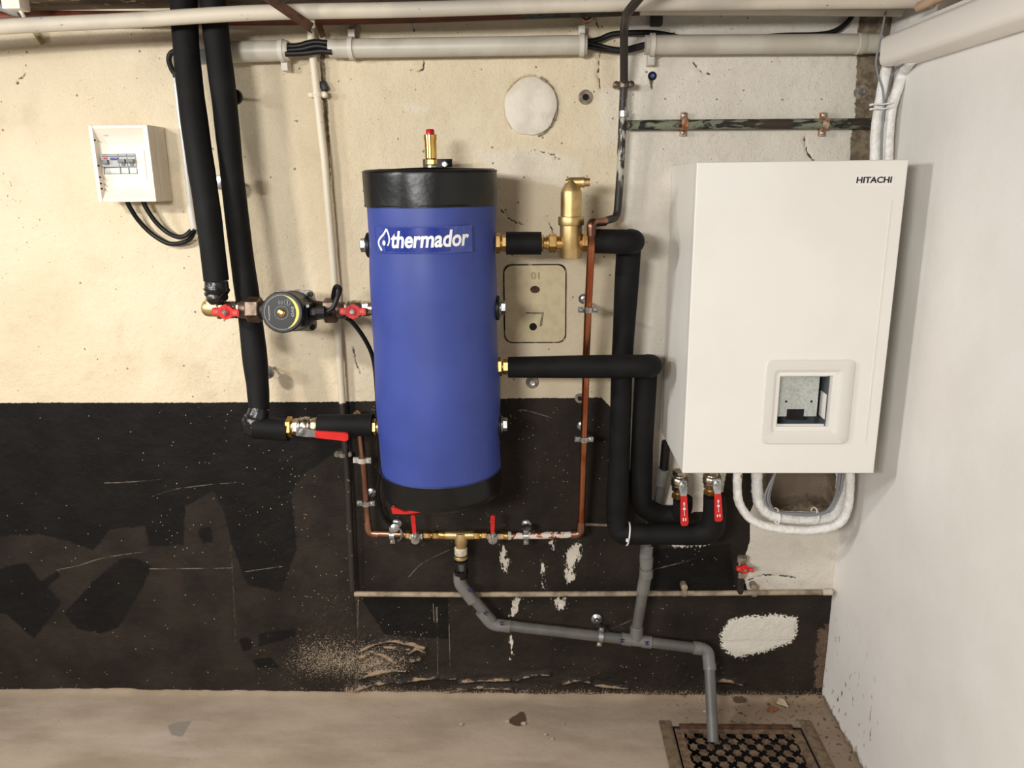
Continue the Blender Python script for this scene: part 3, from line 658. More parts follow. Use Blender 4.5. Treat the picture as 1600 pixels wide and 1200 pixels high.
# ------------------------------------------------------------------ buffer tank
TX, TY = -0.2485, -0.20; TR = 0.1535
def build_tank():
    t = thing('buffer_tank', 'tall blue vinyl jacketed cylindrical tank with black top and bottom bands', 'water tank', (TX, TY, 0.752))
    def shell(z0, z1, rf, nz, seg=96, cap0=False, cap1=False):
        mb = MB(); vs = []; fs = []
        for i in range(nz+1):
            z = z0+(z1-z0)*i/nz
            for k in range(seg):
                a = 2*math.pi*k/seg; r = rf(z, a); vs.append((TX+r*math.cos(a), TY+r*math.sin(a), z))
        for i in range(nz):
            for k in range(seg): fs.append((i*seg+k, i*seg+(k+1) % seg, (i+1)*seg+(k+1) % seg, (i+1)*seg+k))
        if cap0: fs.append(tuple(range(seg))[::-1])
        if cap1: fs.append(tuple(nz*seg+k for k in range(seg)))
        return mb.add(vs, fs)
    def rj(z, a):
        w_ = 0.0012*math.sin(3*a+z*9)+0.0009*math.sin(5*a-z*17+1)+0.0022*math.exp(-((z-1.39)/.05)**2)*(-1)+0.002*math.exp(-((z-1.0)/.12)**2)
        w_ += 0.0016*math.sin(z*26)*max(0, math.cos(a))                 # puckers along the seam side by the ports
        return TR-0.0010+w_
    mk('jacket', shell(0.819, 1.476, rj, 60), 'jacket', t, 60)
    def rc(z, a):
        e = min(1.557-z, 0.012)/0.012; rr = TR+0.0026+0.0008*math.sin(7*a+z*30)+0.0006*math.sin(11*a-3)
        return rr-0.006*(1-math.sqrt(max(0, 1-(1-e)**2)))
    mb = shell(1.474, 1.557, rc, 18)
    top = [(TR-.004, 1.557), (TR*.75, 1.5575), (TR*.4, 1.558), (0.03, 1.558)]
    vs = []; fs = []; sg = 96
    for r, z in top:
        for k in range(sg): a = 2*math.pi*k/sg; vs.append((TX+r*math.cos(a), TY+r*math.sin(a), z+0.002*math.sin(3*a+r*40)))
    for i in range(len(top)-1):
        for k in range(sg): fs.append((i*sg+k, i*sg+(k+1) % sg, (i+1)*sg+(k+1) % sg, (i+1)*sg+k))
    fs.append(tuple((len(top)-1)*sg+k for k in range(sg))); mb.add(vs, fs)
    mk('top_cap', mb, 'capblack', t, 60, label='black vinyl top band and lid')
    pip = MB(); pip.tube([(TX+(TR+.0022)*math.cos(a), TY+(TR+.0022)*math.sin(a), 1.5525) for a in np.linspace(0, 2*math.pi, 97)], .0022, 8, cap=False); mk('piping', pip, 'capblack', t)
    sm = MB(); sm.tube([(TX+(TR+.0018)*math.cos(a), TY+(TR+.0018)*math.sin(a), 1.478) for a in np.linspace(0, 2*math.pi, 97)], .0014, 6, cap=False); mk('seam', sm, 'capblack', t)
    def rb(z, a):
        e = min(z-0.752, 0.02)/0.02; return TR+0.0008+0.0008*math.sin(5*a+1)+0.0006*math.sin(9*a+z*40)-0.012*(1-math.sqrt(max(0, 1-(1-e)**2)))
    mk('bottom_cap', shell(0.752, 0.822, rb, 16, cap0=True), 'capblack', t, 60, label='black vinyl bottom band')
    sm = MB(); sm.tube([(TX+(TR+.0008)*math.cos(a), TY+(TR+.0008)*math.sin(a), 0.8205) for a in np.linspace(0, 2*math.pi, 97)], .0014, 6, cap=False); mk('seam', sm, 'stripe', t)
    # label, bent round the jacket
    def patch(x0, x1, z0, z1, r, nx=24):
        mb = MB(); vs = []; fs = []
        for k in range(nx+1):
            th = -math.pi/2+(x0+(x1-x0)*k/nx)/TR
            for z in (z0, z1):
                for rr in (r, r+.0004): vs.append((TX+rr*math.cos(th), TY+rr*math.sin(th), z))
        for k in range(nx):
            b = k*4; fs += [(b+1, b+5, b+7, b+3), (b, b+2, b+6, b+4), (b, b+4, b+5, b+1), (b+2, b+3, b+7, b+6)]
        fs += [(0, 1, 3, 2), (nx*4, nx*4+2, nx*4+3, nx*4+1)]
        return mb.add(vs, fs)
    def th_of(px, py):                                    # arc position on the jacket seen at px, py
        lo, hi = -1.5, 1.5
        r0 = ray(px, py); a_ = r0.x/r0.y
        f = lambda th: (TX+TR*math.sin(th))/(D+TY-TR*math.cos(th))-a_
        for _ in range(50):
            m = (lo+hi)/2
            if f(m) > 0: hi = m
            else: lo = m
        th = (lo+hi)/2; y = TY-TR*math.cos(th); return th*TR, H+ray(px, py).z/ray(px, py).y*(D+y)
    xa, za = th_of(587, 353); xb, zb = th_of(736, 351); _, zc = th_of(660, 396)
    lb = mk('label', patch(xa, xb, zc, za, TR+.0026), 'film', t, label='clear tape over the printed label')
    x1, _ = th_of(603, 370); x2, _ = th_of(703, 370); _, z1_ = th_of(650, 356); _, z2_ = th_of(650, 394)
    mk('printed_panel', patch(x1, x2, z2_, z1_, TR+.0031), 'clearfilm', lb)
    def bend(vs, xc, zc_, r): return [(TX+(r+v.z)*math.cos(-math.pi/2+(xc+v.x)/TR), TY+(r+v.z)*math.sin(-math.pi/2+(xc+v.x)/TR), zc_+v.y) for v in vs]
    vs, fs = text_mb('thermador', 0.03, bold=0.027, shear=0.17, extrude=0.0002)
    xl, zl = th_of(613, 384); xr_, zt = th_of(731, 361)
    vs = fit_text(vs, xr_-xl, 0.0375); vs = [Vector((v.x, v.y+0.02*v.x, v.z)) for v in vs]
    zc_ = (th_of(672, 386)[1]+th_of(672, 361)[1])/2
    mk('printed_wordmark', MB().add(bend(vs, (xl+xr_)/2, zc_, TR+.0039), fs), 'white_print', lb)
    # flame mark: open drop outline with a dot, drawn as a swept ribbon
    def P2(px, py): return th_of(px, py)
    def ribbon(pts, wd):
        pts = [Vector((a, b, 0)) for a, b in pts]; pts = smooth(pts, 5); vs = []; fs = []
        for i, p in enumerate(pts):
            d_ = (pts[min(i+1, len(pts)-1)]-pts[max(i-1, 0)]).normalized(); nn = Vector((-d_.y, d_.x, 0)); ww = wd[0]+(wd[1]-wd[0])*i/(len(pts)-1)
            for s_ in (-1, 1):
                for zz in (0, .0004): q = p+nn*s_*ww; vs.append(Vector((q.x, q.y, zz)))
        for i in range(len(pts)-1): b = i*4; fs += [(b+1, b+3, b+7, b+5), (b, b+4, b+6, b+2), (b, b+1, b+5, b+4), (b+2, b+6, b+7, b+3)]
        return vs, fs
    mark = MB()
    v1, f1 = ribbon([P2(605.5, 357.5), P2(602, 365), P2(597, 371), P2(594, 377), P2(595, 384), P2(599, 391)], (.0022, .0026)); mark.add(bend(v1, 0, 0, TR+.0038), f1)
    v1, f1 = ribbon([P2(605.5, 357.5), P2(608.5, 365), P2(610, 373), P2(609.5, 379), P2(607.5, 384)], (.0022, .0016)); mark.add(bend(v1, 0, 0, TR+.0038), f1)
    xc, zz = P2(602, 379.5); v1 = [Vector((.0048*math.cos(a)*s_, .0058*math.sin(a)*s_, .0004)) for s_ in (1,) for a in np.linspace(0, 2*math.pi, 20, endpoint=False)]
    mark.add(bend(v1, xc, zz, TR+.0038), [tuple(range(20))])
    mk('flame_mark', mark, 'white_print', lb)
    # threaded plugs and port collars on the two sides
    def plug(px, py, side, mat='steel'):
        z = at(px, py, .2).z; ax = Vector((side, 0, 0)); p0 = Vector((TX+side*(TR-.004), TY, z))
        c = MB(); c.lathe(p0, ax, [(0, .030), (.007, .030), (.009, .027)], 28); cl = mk('port_collar', c, 'rubber', t)
        m = MB(); m.lathe(p0, ax, [(.008, .021), (.012, .021)], 24); m.hexn(p0, ax, .012, .024, .017); mk('plug', m, mat, cl, label='zinc hex plug')
    plug(572, 383, -1); plug(784, 481, 1); plug(786, 663, 1)
    # hanging bracket behind the lid
    b = MB(); p = at(683, 256, .06)
    b.box((p.x-.037, -.052, 1.50), (p.x+.037, -.046, p.z+.012), .002); b.box((p.x-.037, -.052, 1.50), (p.x+.037, -.001, 1.506), .001)
    br = mk('wall_bracket', b, 'rubber', t)
    s_ = MB(); q = at(695, 257, .055); s_.lathe(q, (0, -1, 0), [(0, .009), (.004, .009), (.007, .006)], 16); mk('bolt', s_, 'steel', br)
    return t
build_tank()

def lathe_thing(t, name, base, axis, prof, mat, seg=28): return mk(name, MB().lathe(base, axis, prof, seg), mat, t)
# automatic air vent on top of the tank
p = at(674, 262, .2); zt = lambda py: at(674, py, .2).z; k_ = lambda n: pr(n, 674, 235, .2)
t = thing('air_vent', 'slim polished brass air vent with red cap standing on the blue tank', 'air vent', p)
mk('base_nut', MB().lathe((p.x, p.y, zt(263)), (0, 0, 1), [(0, k_(7.5)), (.006, k_(7.5)), (.008, k_(6))], 24), 'nickel', t)
mk('hex_nut', MB().hexn((p.x, p.y, zt(258)), (0, 0, 1), 0, zt(249)-zt(258), k_(9.5)), 'brass_shiny', t)
mk('body', MB().lathe((p.x, p.y, zt(249)), (0, 0, 1), [(0, k_(8)), (.002, k_(9.3)), (zt(219)-zt(249), k_(9.3)), (zt(219)-zt(249), k_(10.2)), (zt(211)-zt(249), k_(10.2)), (zt(210)-zt(249), k_(9.0))], 32), 'brass_shiny', t)
mk('cap', MB().lathe((p.x, p.y, zt(211)), (0, 0, 1), [(0, k_(6.8)), (zt(204)-zt(211), k_(6.6)), (zt(202)-zt(211), k_(5.6))], 24), 'red2', t, label='red screw cap')

# ------------------------------------------------------------------ flow line to the tank: insulated riser, valve, pump, valve
dP = .20
A = lambda x, y, d=dP: at(x, y, d)
def straight(p, q): return [Vector(p), Vector(q)]
ri, _ = insul('insulated_pipe', 'thick black foam riser ending in brass elbow of the pump line', [A(285, -40, .12), A(291, 90, .14), A(306, 210, .17), A(325, 330, .20), A(338, 438, .20)], [.030, .0305, .0305, .031, .029], seed=3, amp=.03, fil=.12)
tp, _ = insul('taped_elbow', 'glossy black taped bend joining the foam riser to the brass elbow', [A(338, 439, .20), A(339, 458, .20), A(335, 474, .198)], [.0295, .029, .021], mat='tape', seed=5, fil=.02, cat='tape wrap', amp=.08)
pts = [A(333, 466, .197), A(325, 482, .2), A(341, 484, .2)]
t = thing('brass_elbow', 'rounded brass elbow under the taped end of the foam riser', 'pipe elbow', pts[1])
el = fillet([A(334, 474, .197), A(327, 484, .2), A(345, 485, .2)], .018, 8)
eb = MB(); e0 = A(316, 481, .2); eb.lathe(e0, (1, 0, -.04), [(0, .005), (.0015, .011), (.005, .0165), (.010, .0198), (.017, .0212), (.042, .0208)], 28); eb.tube([A(330, 481, .2), A(334, 470, .198)], [.0195, .019], 24); mk('elbow_body', eb, 'brass_cast', t, 50)
mk('rim', MB().lathe(A(341, 485, .2), (1, 0, -.02), [(0, .0195), (.001, .0215), (.006, .0215), (.007, .0195)], 24), 'brass_cast', t)
v = thing('ball_valve', 'nickel ball valve with red butterfly handle between brass elbow and pump', 'valve', A(358, 485), 'butterfly valves beside the pump')
valve_body(A(343, 484), A(380, 484), .0185, v); butterfly(A(354, 487, .232), A(370, 488)-A(340, 486), (0, -1, 0), .033, v)
def union(name, label, x0, x1, y, hx0, hx1, r, sgn):
    u = thing(name, label, 'pipe union', A((x0+x1)/2, y)); a, b = A(x0, y), A(x1, y); ax = b-a; L = ax.length; fr = lambda x: (x-x0)/(x1-x0)*L
    mb = MB(); mb.lathe(a, ax, [(0, r*.62), (L*.05, r*.68), (L*.95, r*.68), (L, r*.62)], 28); mk('tail', mb, 'bronze', u)
    mk('union_nut', MB().hexn(a, ax, fr(hx0), fr(hx1), r, .1), 'bronze', u); return u
union('pipe_union', 'dark bronze union nut between the pump and the brass elbow side valve', 376, 411, 484, 387, 409, .032, 1)
union('pipe_union', 'dark bronze union nut between the pump plug and the tank side valve', 505, 540, 485, 507, 527, .031, -1)
v = thing('ball_valve', 'nickel ball valve with red butterfly handle screwed to the tank side', 'valve', A(555, 484), 'butterfly valves beside the pump')
valve_body(A(532, 484), A(578, 482), .0185, v); butterfly(A(552, 486, .232), A(570, 486)-A(535, 486), (0, -1, 0), .032, v)
n = MB(); n.lathe(A(576, 482), (1, 0, 0), [(0, .0175), (A(586, 482).x-A(576, 482).x, .0175)], 24); mk('nipple', n, 'nickel', v)

# circulation pump
def build_pump():
    fc = A(440.5, 488, .318)
    t = thing('circulation_pump', 'round dark circulation pump with yellow crescent on its face', 'pump', A(450, 487, .2))
    vol = MB(); c = A(463, 484.5, .17)
    vol.lathe(Vector((c.x, -.125, c.z)), (0, -1, 0), [(0, .03), (.004, .044), (.02, .048), (.045, .048), (.05, .046)], 40)
    vol.tube([A(406, 485), A(430, 485), A(470, 485), A(508, 485)], [.021, .03, .03, .021], 24)
    mk('volute', vol, 'iron', t)
    fl = MB(); q = Vector((c.x, -.176, c.z)); s = .051; o = []
    for sx, sz in ((1, 1), (-1, 1), (-1, -1), (1, -1)):
        for k in range(5):
            a = math.atan2(sz, sx)-math.pi/4+math.pi/2*k/4; o.append(q+Vector((sx*(s-.014)+.014*math.cos(a), 0, sz*(s-.014)+.014*math.sin(a))))
    fl.prism(o, (0, -.007, 0)); f_ = mk('flange', fl, simple('flange_metal', rgb(160, 156, 148), rgb(130, 126, 120), .4, .9, scale=60), t, label='bare metal flange plate')
    for sx, sz in ((1, 1), (-1, 1), (-1, -1), (1, -1)):
        sc_ = MB(); sc_.lathe(q+Vector((sx*.042, -.007, sz*.042)), (0, -1, 0), [(0, .0065), (.006, .0065), (.0065, .003), (.003, .0028)], 16); mk('screw', sc_, 'iron', f_)
    mo = MB(); c2 = Vector((c.x, -.184, c.z)); R_ = .0478; dl = (fc-c2).length
    mo.lathe(c2, (fc.x-c2.x, fc.y-c2.y, fc.z-c2.z), [(0, .0495), (.012, .050), (.02, .047), (dl-.036, .047), (dl-.032, R_), (dl-.005, R_), (dl, .0455), (dl+.0001, .0400)], 56)
    mh = mk('motor_housing', mo, 'rubber', t, 40)
    ax = Vector((fc.x-c2.x, fc.y-c2.y, fc.z-c2.z)).normalized(); fcz = c2+ax*(dl-.0002)
    u = Vector((1, 0, 0)); u = (u-u.dot(ax)*ax).normalized(); w_ = u.cross(ax)*1.0
    if w_.z < 0: w_ = -w_
    rg = MB(); rg.lathe(fcz, ax, [(0, .0402), (.0008, .0402), (.0009, .0392), (0, .0390)], 56); mk('trim_ring', rg, 'pumpring', mh)
    fa = MB(); fa.lathe(fcz-ax*.001, ax, [(0, .0390), (.0012, .0390)], 56); face = mk('face_label', fa, 'pumpface', mh)
    def pt(x, z, h=.0003): return fcz+u*x+w_*z+ax*h
    ye = MB(); n_ = 24; vs = []
    for k in range(n_+1):
        a = math.radians(-72+152*k/n_); wd = .0001+.0062*math.sin(math.pi*k/n_)
        for rr in (.0388, .0388-wd): vs += [pt(rr*math.cos(a), rr*math.sin(a), .0003), pt(rr*math.cos(a), rr*math.sin(a), .0008)]
    ye.add(vs, [f for k in range(n_) for f in ((k*4+1, k*4+5, k*4+7, k*4+3), (k*4, k*4+2, k*4+6, k*4+4), (k*4, k*4+4, k*4+5, k*4+1), (k*4+2, k*4+3, k*4+7, k*4+6))])
    mk('yellow_crescent', ye, 'yellow', mh)
    rr = MB()
    for r_, cx, cz in ((.0152, -.001, -.001), (.0068, .0135, .0225)):
        rr.tube([pt(cx+r_*math.cos(a), cz+r_*math.sin(a), .0008) for a in np.linspace(0, 2*math.pi, 41)], .0005, 6, cap=False)
    rr.obox(pt(.0135, .0225, .0008), u*.0006, w_*.0045, ax*.0004)
    for k in range(4): rr.obox(pt(-.006+k*.003, .0225, .0008), u*.0003, w_*.0042, ax*.0003)
    mk('dial_marking', rr, 'pumpring', mh)['kind'] = 'stuff'
    go = MB(); go.lathe(pt(-.001, -.001, 0), ax, [(0, .0085), (.004, .0085), (.0055, .006), (.0056, .0022), (.0035, .002)], 24); mk('vent_screw', go, 'gold', mh)
    for body, cx, cz, L, hh in (('EVO', .0245, .001, .0225, .0060), ('easyline', -.0292, -.0015, .034, .0046)):
        vs, fs = text_mb(body, .01, bold=.012, extrude=.0002); vs = fit_text(vs, L, hh)
        mk('printed_lettering', MB().add([pt(cx+v_.y, cz-v_.x, .0006+v_.z) for v_ in vs], fs), 'pumpring', mh)
    # terminal box and plug
    tb = MB(); a = A(477, 490, .25); tb.box((a.x-.02, -.285, a.z-.026), (a.x+.016, -.235, a.z+.026), .005); tbx = mk('terminal_box', tb, 'rubber', t)
    s_ = MB(); s_.lathe(A(481, 478, .286), (0, -1, 0), [(0, .004), (.002, .0038)], 14); mk('screw', s_, 'steel', tbx)
    b1, b2 = A(484, 489, .268), A(510, 488, .268); pl = MB(); pl.hexn(b1, b2-b1, .002, (b2-b1).length*.45, .012); pl.lathe(b1, b2-b1, [((b2-b1).length*.45, .016), ((b2-b1).length*.95, .0155), ((b2-b1).length, .009)], 8)
    mk('cable_plug', pl, 'rubber', tbx)
build_pump()
cb = smooth([A(508, 488, .268), A(519, 482, .268), A(527, 465, .262), A(531, 451, .25), A(524, 449, .23), A(521, 470, .19), A(530, 490, .165), A(549, 502, .15), A(570, 530, .13), A(583, 560, .11), A(588, 600, .09), A(591, 660, .08), A(594, 720, .07), A(590, 770, .05), A(600, 808, .03), A(615, 822, .02)], 8)
single('power_cable', 'black pump power cable looping up then down behind the blue tank', 'cable', MB().tube(cb, .0058, 12), 'rubber', angle=60)

# ------------------------------------------------------------------ return line
ri2, _ = insul('insulated_pipe', 'slimmer black foam pipe passing behind the pump line down to the lever valve', [A(329, -40, .12), A(338, 60, .125), A(349, 140, .128), A(360, 250, .130), A(376, 390, .14), A(392, 500, .15), A(403, 605, .175), A(405, 640, .19)], [.0285, .029, .030, .0285, .028, .0285, .029, .031, .026], seed=8, amp=.03, fil=.12)
insul('taped_elbow', 'glossy black taped corner at the foot of the foam pipe', [A(405, 638, .19), A(401, 655, .198), A(391, 665, .2), A(404, 668, .2)], [.024, .027, .028, .026], mat='tape', seed=2, fil=.012, cat='tape wrap', amp=.06)
insul('insulated_pipe', 'short black foam length between the taped corner and the long lever valve', [A(399, 668), A(452, 672)], [.0285, .0285], seed=4, amp=.012)
v = thing('lever_valve', 'brass and nickel valve with long red lever lying between two foam lengths', 'valve', A(470, 668))
a, b = A(449, 667), A(500, 666)
hexchain('coupling_nut', a, b, [(0, .17, .027, 'h'), (.16, .22, .02, 'r')], 'brass', v); valve_body(lerp(a, b, .2), lerp(a, b, .93), .0215, v)
hexchain('end_nut', a, b, [(.9, 1.0, .024, 'r')], 'brass', v)
lever(A(470, 675, .245), A(546, 681, .25)-A(470, 675, .245), (0, -1, 0), (A(546, 681, .25)-A(470, 675, .245)).length, .021, v, .68, mark=False)
insul('insulated_pipe', 'black foam length between the long lever valve and the tank bottom port', [A(498, 665), A(583, 664)], [.0285, .0285], seed=9, amp=.012)
t = thing('port_fitting', 'brass hex fitting screwed into the tank bottom port beside the foam length', 'pipe fitting', A(588, 666))
hexchain('hex_nut', A(580, 667), A(598, 667), [(0, .5, .021, 'h'), (.46, .62, .015, 'r'), (.6, .8, .019, 'r'), (.78, .95, .022, 'h')], 'brass', t)

# ------------------------------------------------------------------ upper line with the air separator
dU = .20
U = lambda x, y, d=dU: at(x, y, d)
t = thing('port_fitting', 'brass nuts joining the upper tank port to the short foam length', 'pipe fitting', U(783, 380))
hexchain('hex_nut', U(775, 380), U(795, 380), [(0, .38, .025, 'h'), (.35, .5, .016, 'r'), (.45, 1, .0205, 'h')], 'brass', t)
insul('insulated_pipe', 'short black foam length between the upper tank port and the air separator', [U(791, 380), U(846, 380)], [.0268, .0268], seed=6, amp=.01)
t = thing('air_separator', 'matt brass air separator with cone top and side spout', 'air separator', U(892, 403))
zc = lambda py: U(892, py).z; p = U(892, 380); kx = lambda n: pr(n, 892, 350, dU)
prof = [(403, 16.5), (401.5, 17.2), (352.5, 17.4), (352, 19.6), (350.5, 20.3), (339.5, 20.3), (338, 19.6), (337.8, 16.3), (301, 16.2), (297, 15.4), (280, 6.5), (278, 5.2), (277.5, 2)]
mk('body', MB().lathe((p.x, p.y, zc(403)), (0, 0, 1), [(zc(y)-zc(403), kx(r)) for y, r in prof], 40), 'brass_cast', t, 30)
c = U(889, 285); sp = MB(); sp.lathe(U(890, 285), (1, 0, 0), [(-kx(6), kx(5)), (0, kx(7.8)), (kx(20), kx(7.8)), (kx(21), kx(8.4)), (kx(23), kx(8.2)), (kx(23), kx(6.6)), (kx(31), kx(6.4)), (kx(31), kx(4.4)), (kx(25), kx(4.4))], 24); mk('spout', sp, 'brass_cast', t)
hexchain('inlet_nut', U(842, 380), U(880, 380), [(0, .2, .020, 'h'), (.2, .32, .015, 'r'), (.3, .42, .018, 'r'), (.4, .72, .0225, 'h'), (.72, 1, .017, 'r')], 'brass', t)
hexchain('outlet_nut', U(903, 379), U(933, 378), [(0, .25, .017, 'r'), (.22, .58, .0225, 'h'), (.55, .7, .016, 'r'), (.66, 1, .0195, 'h')], 'brass', t)
insul('insulated_pipe', 'black foam pipe from air separator turning back and down to the floor corner', [U(930, 377), U(990, 378), at(983, 377, .10), at(972, 560, .10), at(968, 700, .10), at(964, 800, .10), at(963.5, 811, .10)], [.0285, .0292, .031, .030, .0285, .028, .0285, .028, .0285, .029, .030], seed=12, amp=.025, fil=.022)
# lower line
t = thing('port_fitting', 'brass nuts joining the middle tank port to the long foam pipe', 'pipe fitting', U(785, 573))
hexchain('hex_nut', U(776, 573), U(797, 573), [(0, .42, .024, 'h'), (.4, .5, .016, 'r'), (.46, 1, .0195, 'h')], 'brass', t)
insul('insulated_pipe', 'long black foam pipe across the copper pipe then down to the unit valve', [U(794, 574), U(1019, 572), at(1010, 570, .09), at(1003, 700, .085), at(1001, 790, .065), at(1030, 806, .055), at(1060, 804, .06), at(1067, 794, .085), at(1067, 779, .09)], [.0265, .0275, .029, .030, .0285, .029, .029, .029, .0295, .030, .028, .026], seed=14, amp=.02, fil=.03)
insul('insulated_pipe', 'black foam pipe along the wall foot rising to the outer unit valve', [at(963.5, 812, .10), at(967, 834, .105), at(1000, 835, .118), at(1085, 835, .12), at(1112, 830, .125), at(1117, 800, .128), at(1116, 774, .13)], [.0285, .029, .028, .0285, .030, .033, .031, .029], seed=17, amp=.03, fil=.04)
t = MB(); q = at(981, 834, .113); t.tube([q+Vector((.004*math.sin(a), -.031*math.cos(a), .031*math.sin(a))) for a in np.linspace(-1.6, 3.2, 24)], .0022, 8)
t.obox(at(980, 844, .150), (.0035, 0, .0005), (0, .003, 0), (0, 0, .004), .001)
single('cable_tie', 'white tie round the black foam pipe beside the grey drain', 'cable tie', t, 'zip')

# ------------------------------------------------------------------ heating unit on the wall
HX0, HX1, HZ0, HZ1, HY = 0.3475, 0.7985, 0.847, 1.5635, -0.322
def build_unit():
    t = thing('hydraulic_unit', 'large white wall-hung heating unit with square display opening', 'heating unit', ((HX0+HX1)/2, -.16, HZ0))
    T = .0015; b = MB()
    b.box((HX0, HY+.02, HZ0), (HX0+T, -.004, HZ1)); b.box((HX1-T, HY+.02, HZ0), (HX1, -.004, HZ1))
    b.box((HX0, HY+.02, HZ1-T), (HX1, -.004, HZ1)); b.box((HX0, HY+.02, HZ0+.004), (HX1, -.004, HZ0+.0055)); b.box((HX0, -.006, HZ0), (HX1, -.004, HZ1))
    mk('casing', b, 'case', t, label='white sheet metal casing')
    # front cover with the real opening
    fx = lambda px, py: at(px, py, -HY)
    o0, o1 = fx(1216, 590), fx(1300, 664); ox0, ox1, oz1, oz0 = fx(1219, 620).x, fx(1296, 620).x, o0.z, o1.z
    f = MB(); y0, y1 = HY, HY+.021; bv = .0035
    def ring(outer, inner, ya, yb):
        vs = [Vector((x, ya, z)) for x, z in outer]+[Vector((x, yb, z)) for x, z in inner]; n = len(outer)
        f.add(vs, [(i, (i+1) % n, n+(i+1) % n, n+i) for i in range(n)])
    rect = lambda x0, x1, z0, z1: [(x0, z0), (x1, z0), (x1, z1), (x0, z1)]
    ring(rect(HX0, HX1, HZ0, HZ1), rect(HX0, HX1, HZ0, HZ1), y1, y0+bv)
    for k in range(4):
        a, c = k/4*math.pi/2, (k+1)/4*math.pi/2; i1, i2 = bv*(1-math.cos(a)), bv*(1-math.cos(c))
        ring(rect(HX0+i1, HX1-i1, HZ0+i1, HZ1-i1), rect(HX0+i2, HX1-i2, HZ0+i2, HZ1-i2), y0+bv*(1-math.sin(a)), y0+bv*(1-math.sin(c)))
    # flat face as strips round the opening
    xs = [HX0+bv, ox0-.004, ox1+.004, HX1-bv]; zs_ = [HZ0+bv, oz0-.004, oz1+.004, HZ1-bv]
    vs = [(x, y0, z) for z in zs_ for x in xs]; f.add(vs, [(j*4+i, j*4+i+1, j*4+i+5, j*4+i+4) for j in range(3) for i in range(3) if not (i == 1 and j == 1)])
    ring(rect(xs[1], xs[2], zs_[1], zs_[2]), rect(xs[1], xs[2], zs_[1], zs_[2]), y0, y0+.004)
    mk('front_cover', f, 'case', t, 30)
    # pressed line
    l = MB(); a, c = fx(1393, 312), fx(1351, 690); xm = (a.x+c.x)/2
    l.box((xm-.0016, HY-.0014, c.z), (xm+.0016, HY+.001, a.z), .0006); mk('pressed_line', l, 'case', t)
    # bezel
    B0, B1 = fx(1194, 562), fx(1330, 693); bx0, bx1, bz0, bz1 = fx(1192, 630).x, fx(1330, 630).x, fx(1255, 693).z, fx(1260, 562).z
    def rr(x0, x1, z0, z1, r, n=6):
        out = []
        for cx, cz, a0 in ((x1-r, z0+r, -90), (x1-r, z1-r, 0), (x0+r, z1-r, 90), (x0+r, z0+r, 180)):
            for k in range(n+1): a = math.radians(a0+90*k/n); out.append((cx+r*math.cos(a), cz+r*math.sin(a)))
        return out
    bz = MB(); prof = [(0, 0.0), (0, -.0035), (.002, -.0055), (.022, -.0055), (.026, -.0045), (.034, .002), (.0425, .007), (.0445, .0085)]
    loops = []
    ix0, ix1, iz0, iz1 = ox0-bx0, bx1-ox1, oz0-bz0, bz1-oz1
    for s_, dy in prof:
        fr = s_/.0445; loops.append([Vector((x, HY+dy, z)) for x, z in rr(bx0+ix0*fr, bx1-ix1*fr, bz0+iz0*fr, bz1-iz1*fr, .014*(1-fr)+.003*fr)])
    n = len(loops[0]); bz.add([p for l_ in loops for p in l_], [(i*n+k, i*n+(k+1) % n, (i+1)*n+(k+1) % n, (i+1)*n+k) for i in range(len(loops)-1) for k in range(n)])
    last = [Vector((p.x, HY+.0105, p.z)) for p in loops[-1]]; bz.add(loops[-1]+last, [(k, (k+1) % n, n+(k+1) % n, n+k) for k in range(n)])
    mk('display_bezel', bz, 'bezel', t, 40)
    # inside: galvanised plate, its slot, its side flange with a paper tag
    yi = HY+.024; xe = ox0+(ox1-ox0)*.86
    slot = (ox0+.026, ox0+.066, oz0+.006, oz0+.032)
    g_ = MB(); zb_ = oz0+.014
    g_.box((ox0-.03, yi, zb_), (xe, yi+.0012, oz1+.04)); g_.box((xe-.0012, yi, zb_), (xe, yi+.05, oz1+.04))
    ip = mk('inner_plate', g_, 'galv', t, flat=True, label='galvanised inner plate')
    mk('slot', MB().box((slot[0], yi-.0006, slot[2]), (slot[1], yi+.003, slot[3])), 'dark_hole', ip)
    for fx_ in (.2, .72):
        h = MB(); h.lathe((ox0+(ox1-ox0)*fx_, yi-.0004, oz0+(oz1-oz0)*.44), (0, 1, 0), [(0, .0028), (.0006, .0028)], 14); mk('screw_hole', h, 'dark_hole', ip)
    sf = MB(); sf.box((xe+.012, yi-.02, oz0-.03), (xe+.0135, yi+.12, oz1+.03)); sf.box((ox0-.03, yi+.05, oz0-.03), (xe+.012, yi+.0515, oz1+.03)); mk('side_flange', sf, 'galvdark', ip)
    tg = MB(); tg.box((xe+.0108, yi-.018, oz0+.012), (xe+.0118, yi+.02, oz0+.072)); mk('paper_tag', tg, 'paper', ip)
    # maker's badge
    L0, L1 = fx(1337.5, 286), fx(1394, 276)
    pl = MB(); q0, q1 = fx(1336, 291), fx(1397, 272); pl.box((q0.x, HY-.0006, q0.z), (q1.x, HY+.0002, q1.z)); bd = mk('badge', pl, 'paper', t)
    vs, fs = text_mb('HITACHI', .02, bold=.03, shear=.06, extrude=.0002); vs = fit_text(vs, L1.x-L0.x, pr(9.6, 1366, 281, -HY))
    cx, cz = (L0.x+L1.x)/2, (L0.z+L1.z)/2
    mk('printed_wordmark', MB().add([(cx+v_.x, HY-.0010-v_.z, cz+v_.y) for v_ in vs], fs), 'black_print', bd)
build_unit()
bm_ = MB(); bm_.box((0.40, -.010, 1.40), (0.76, -.001, 1.44)); 

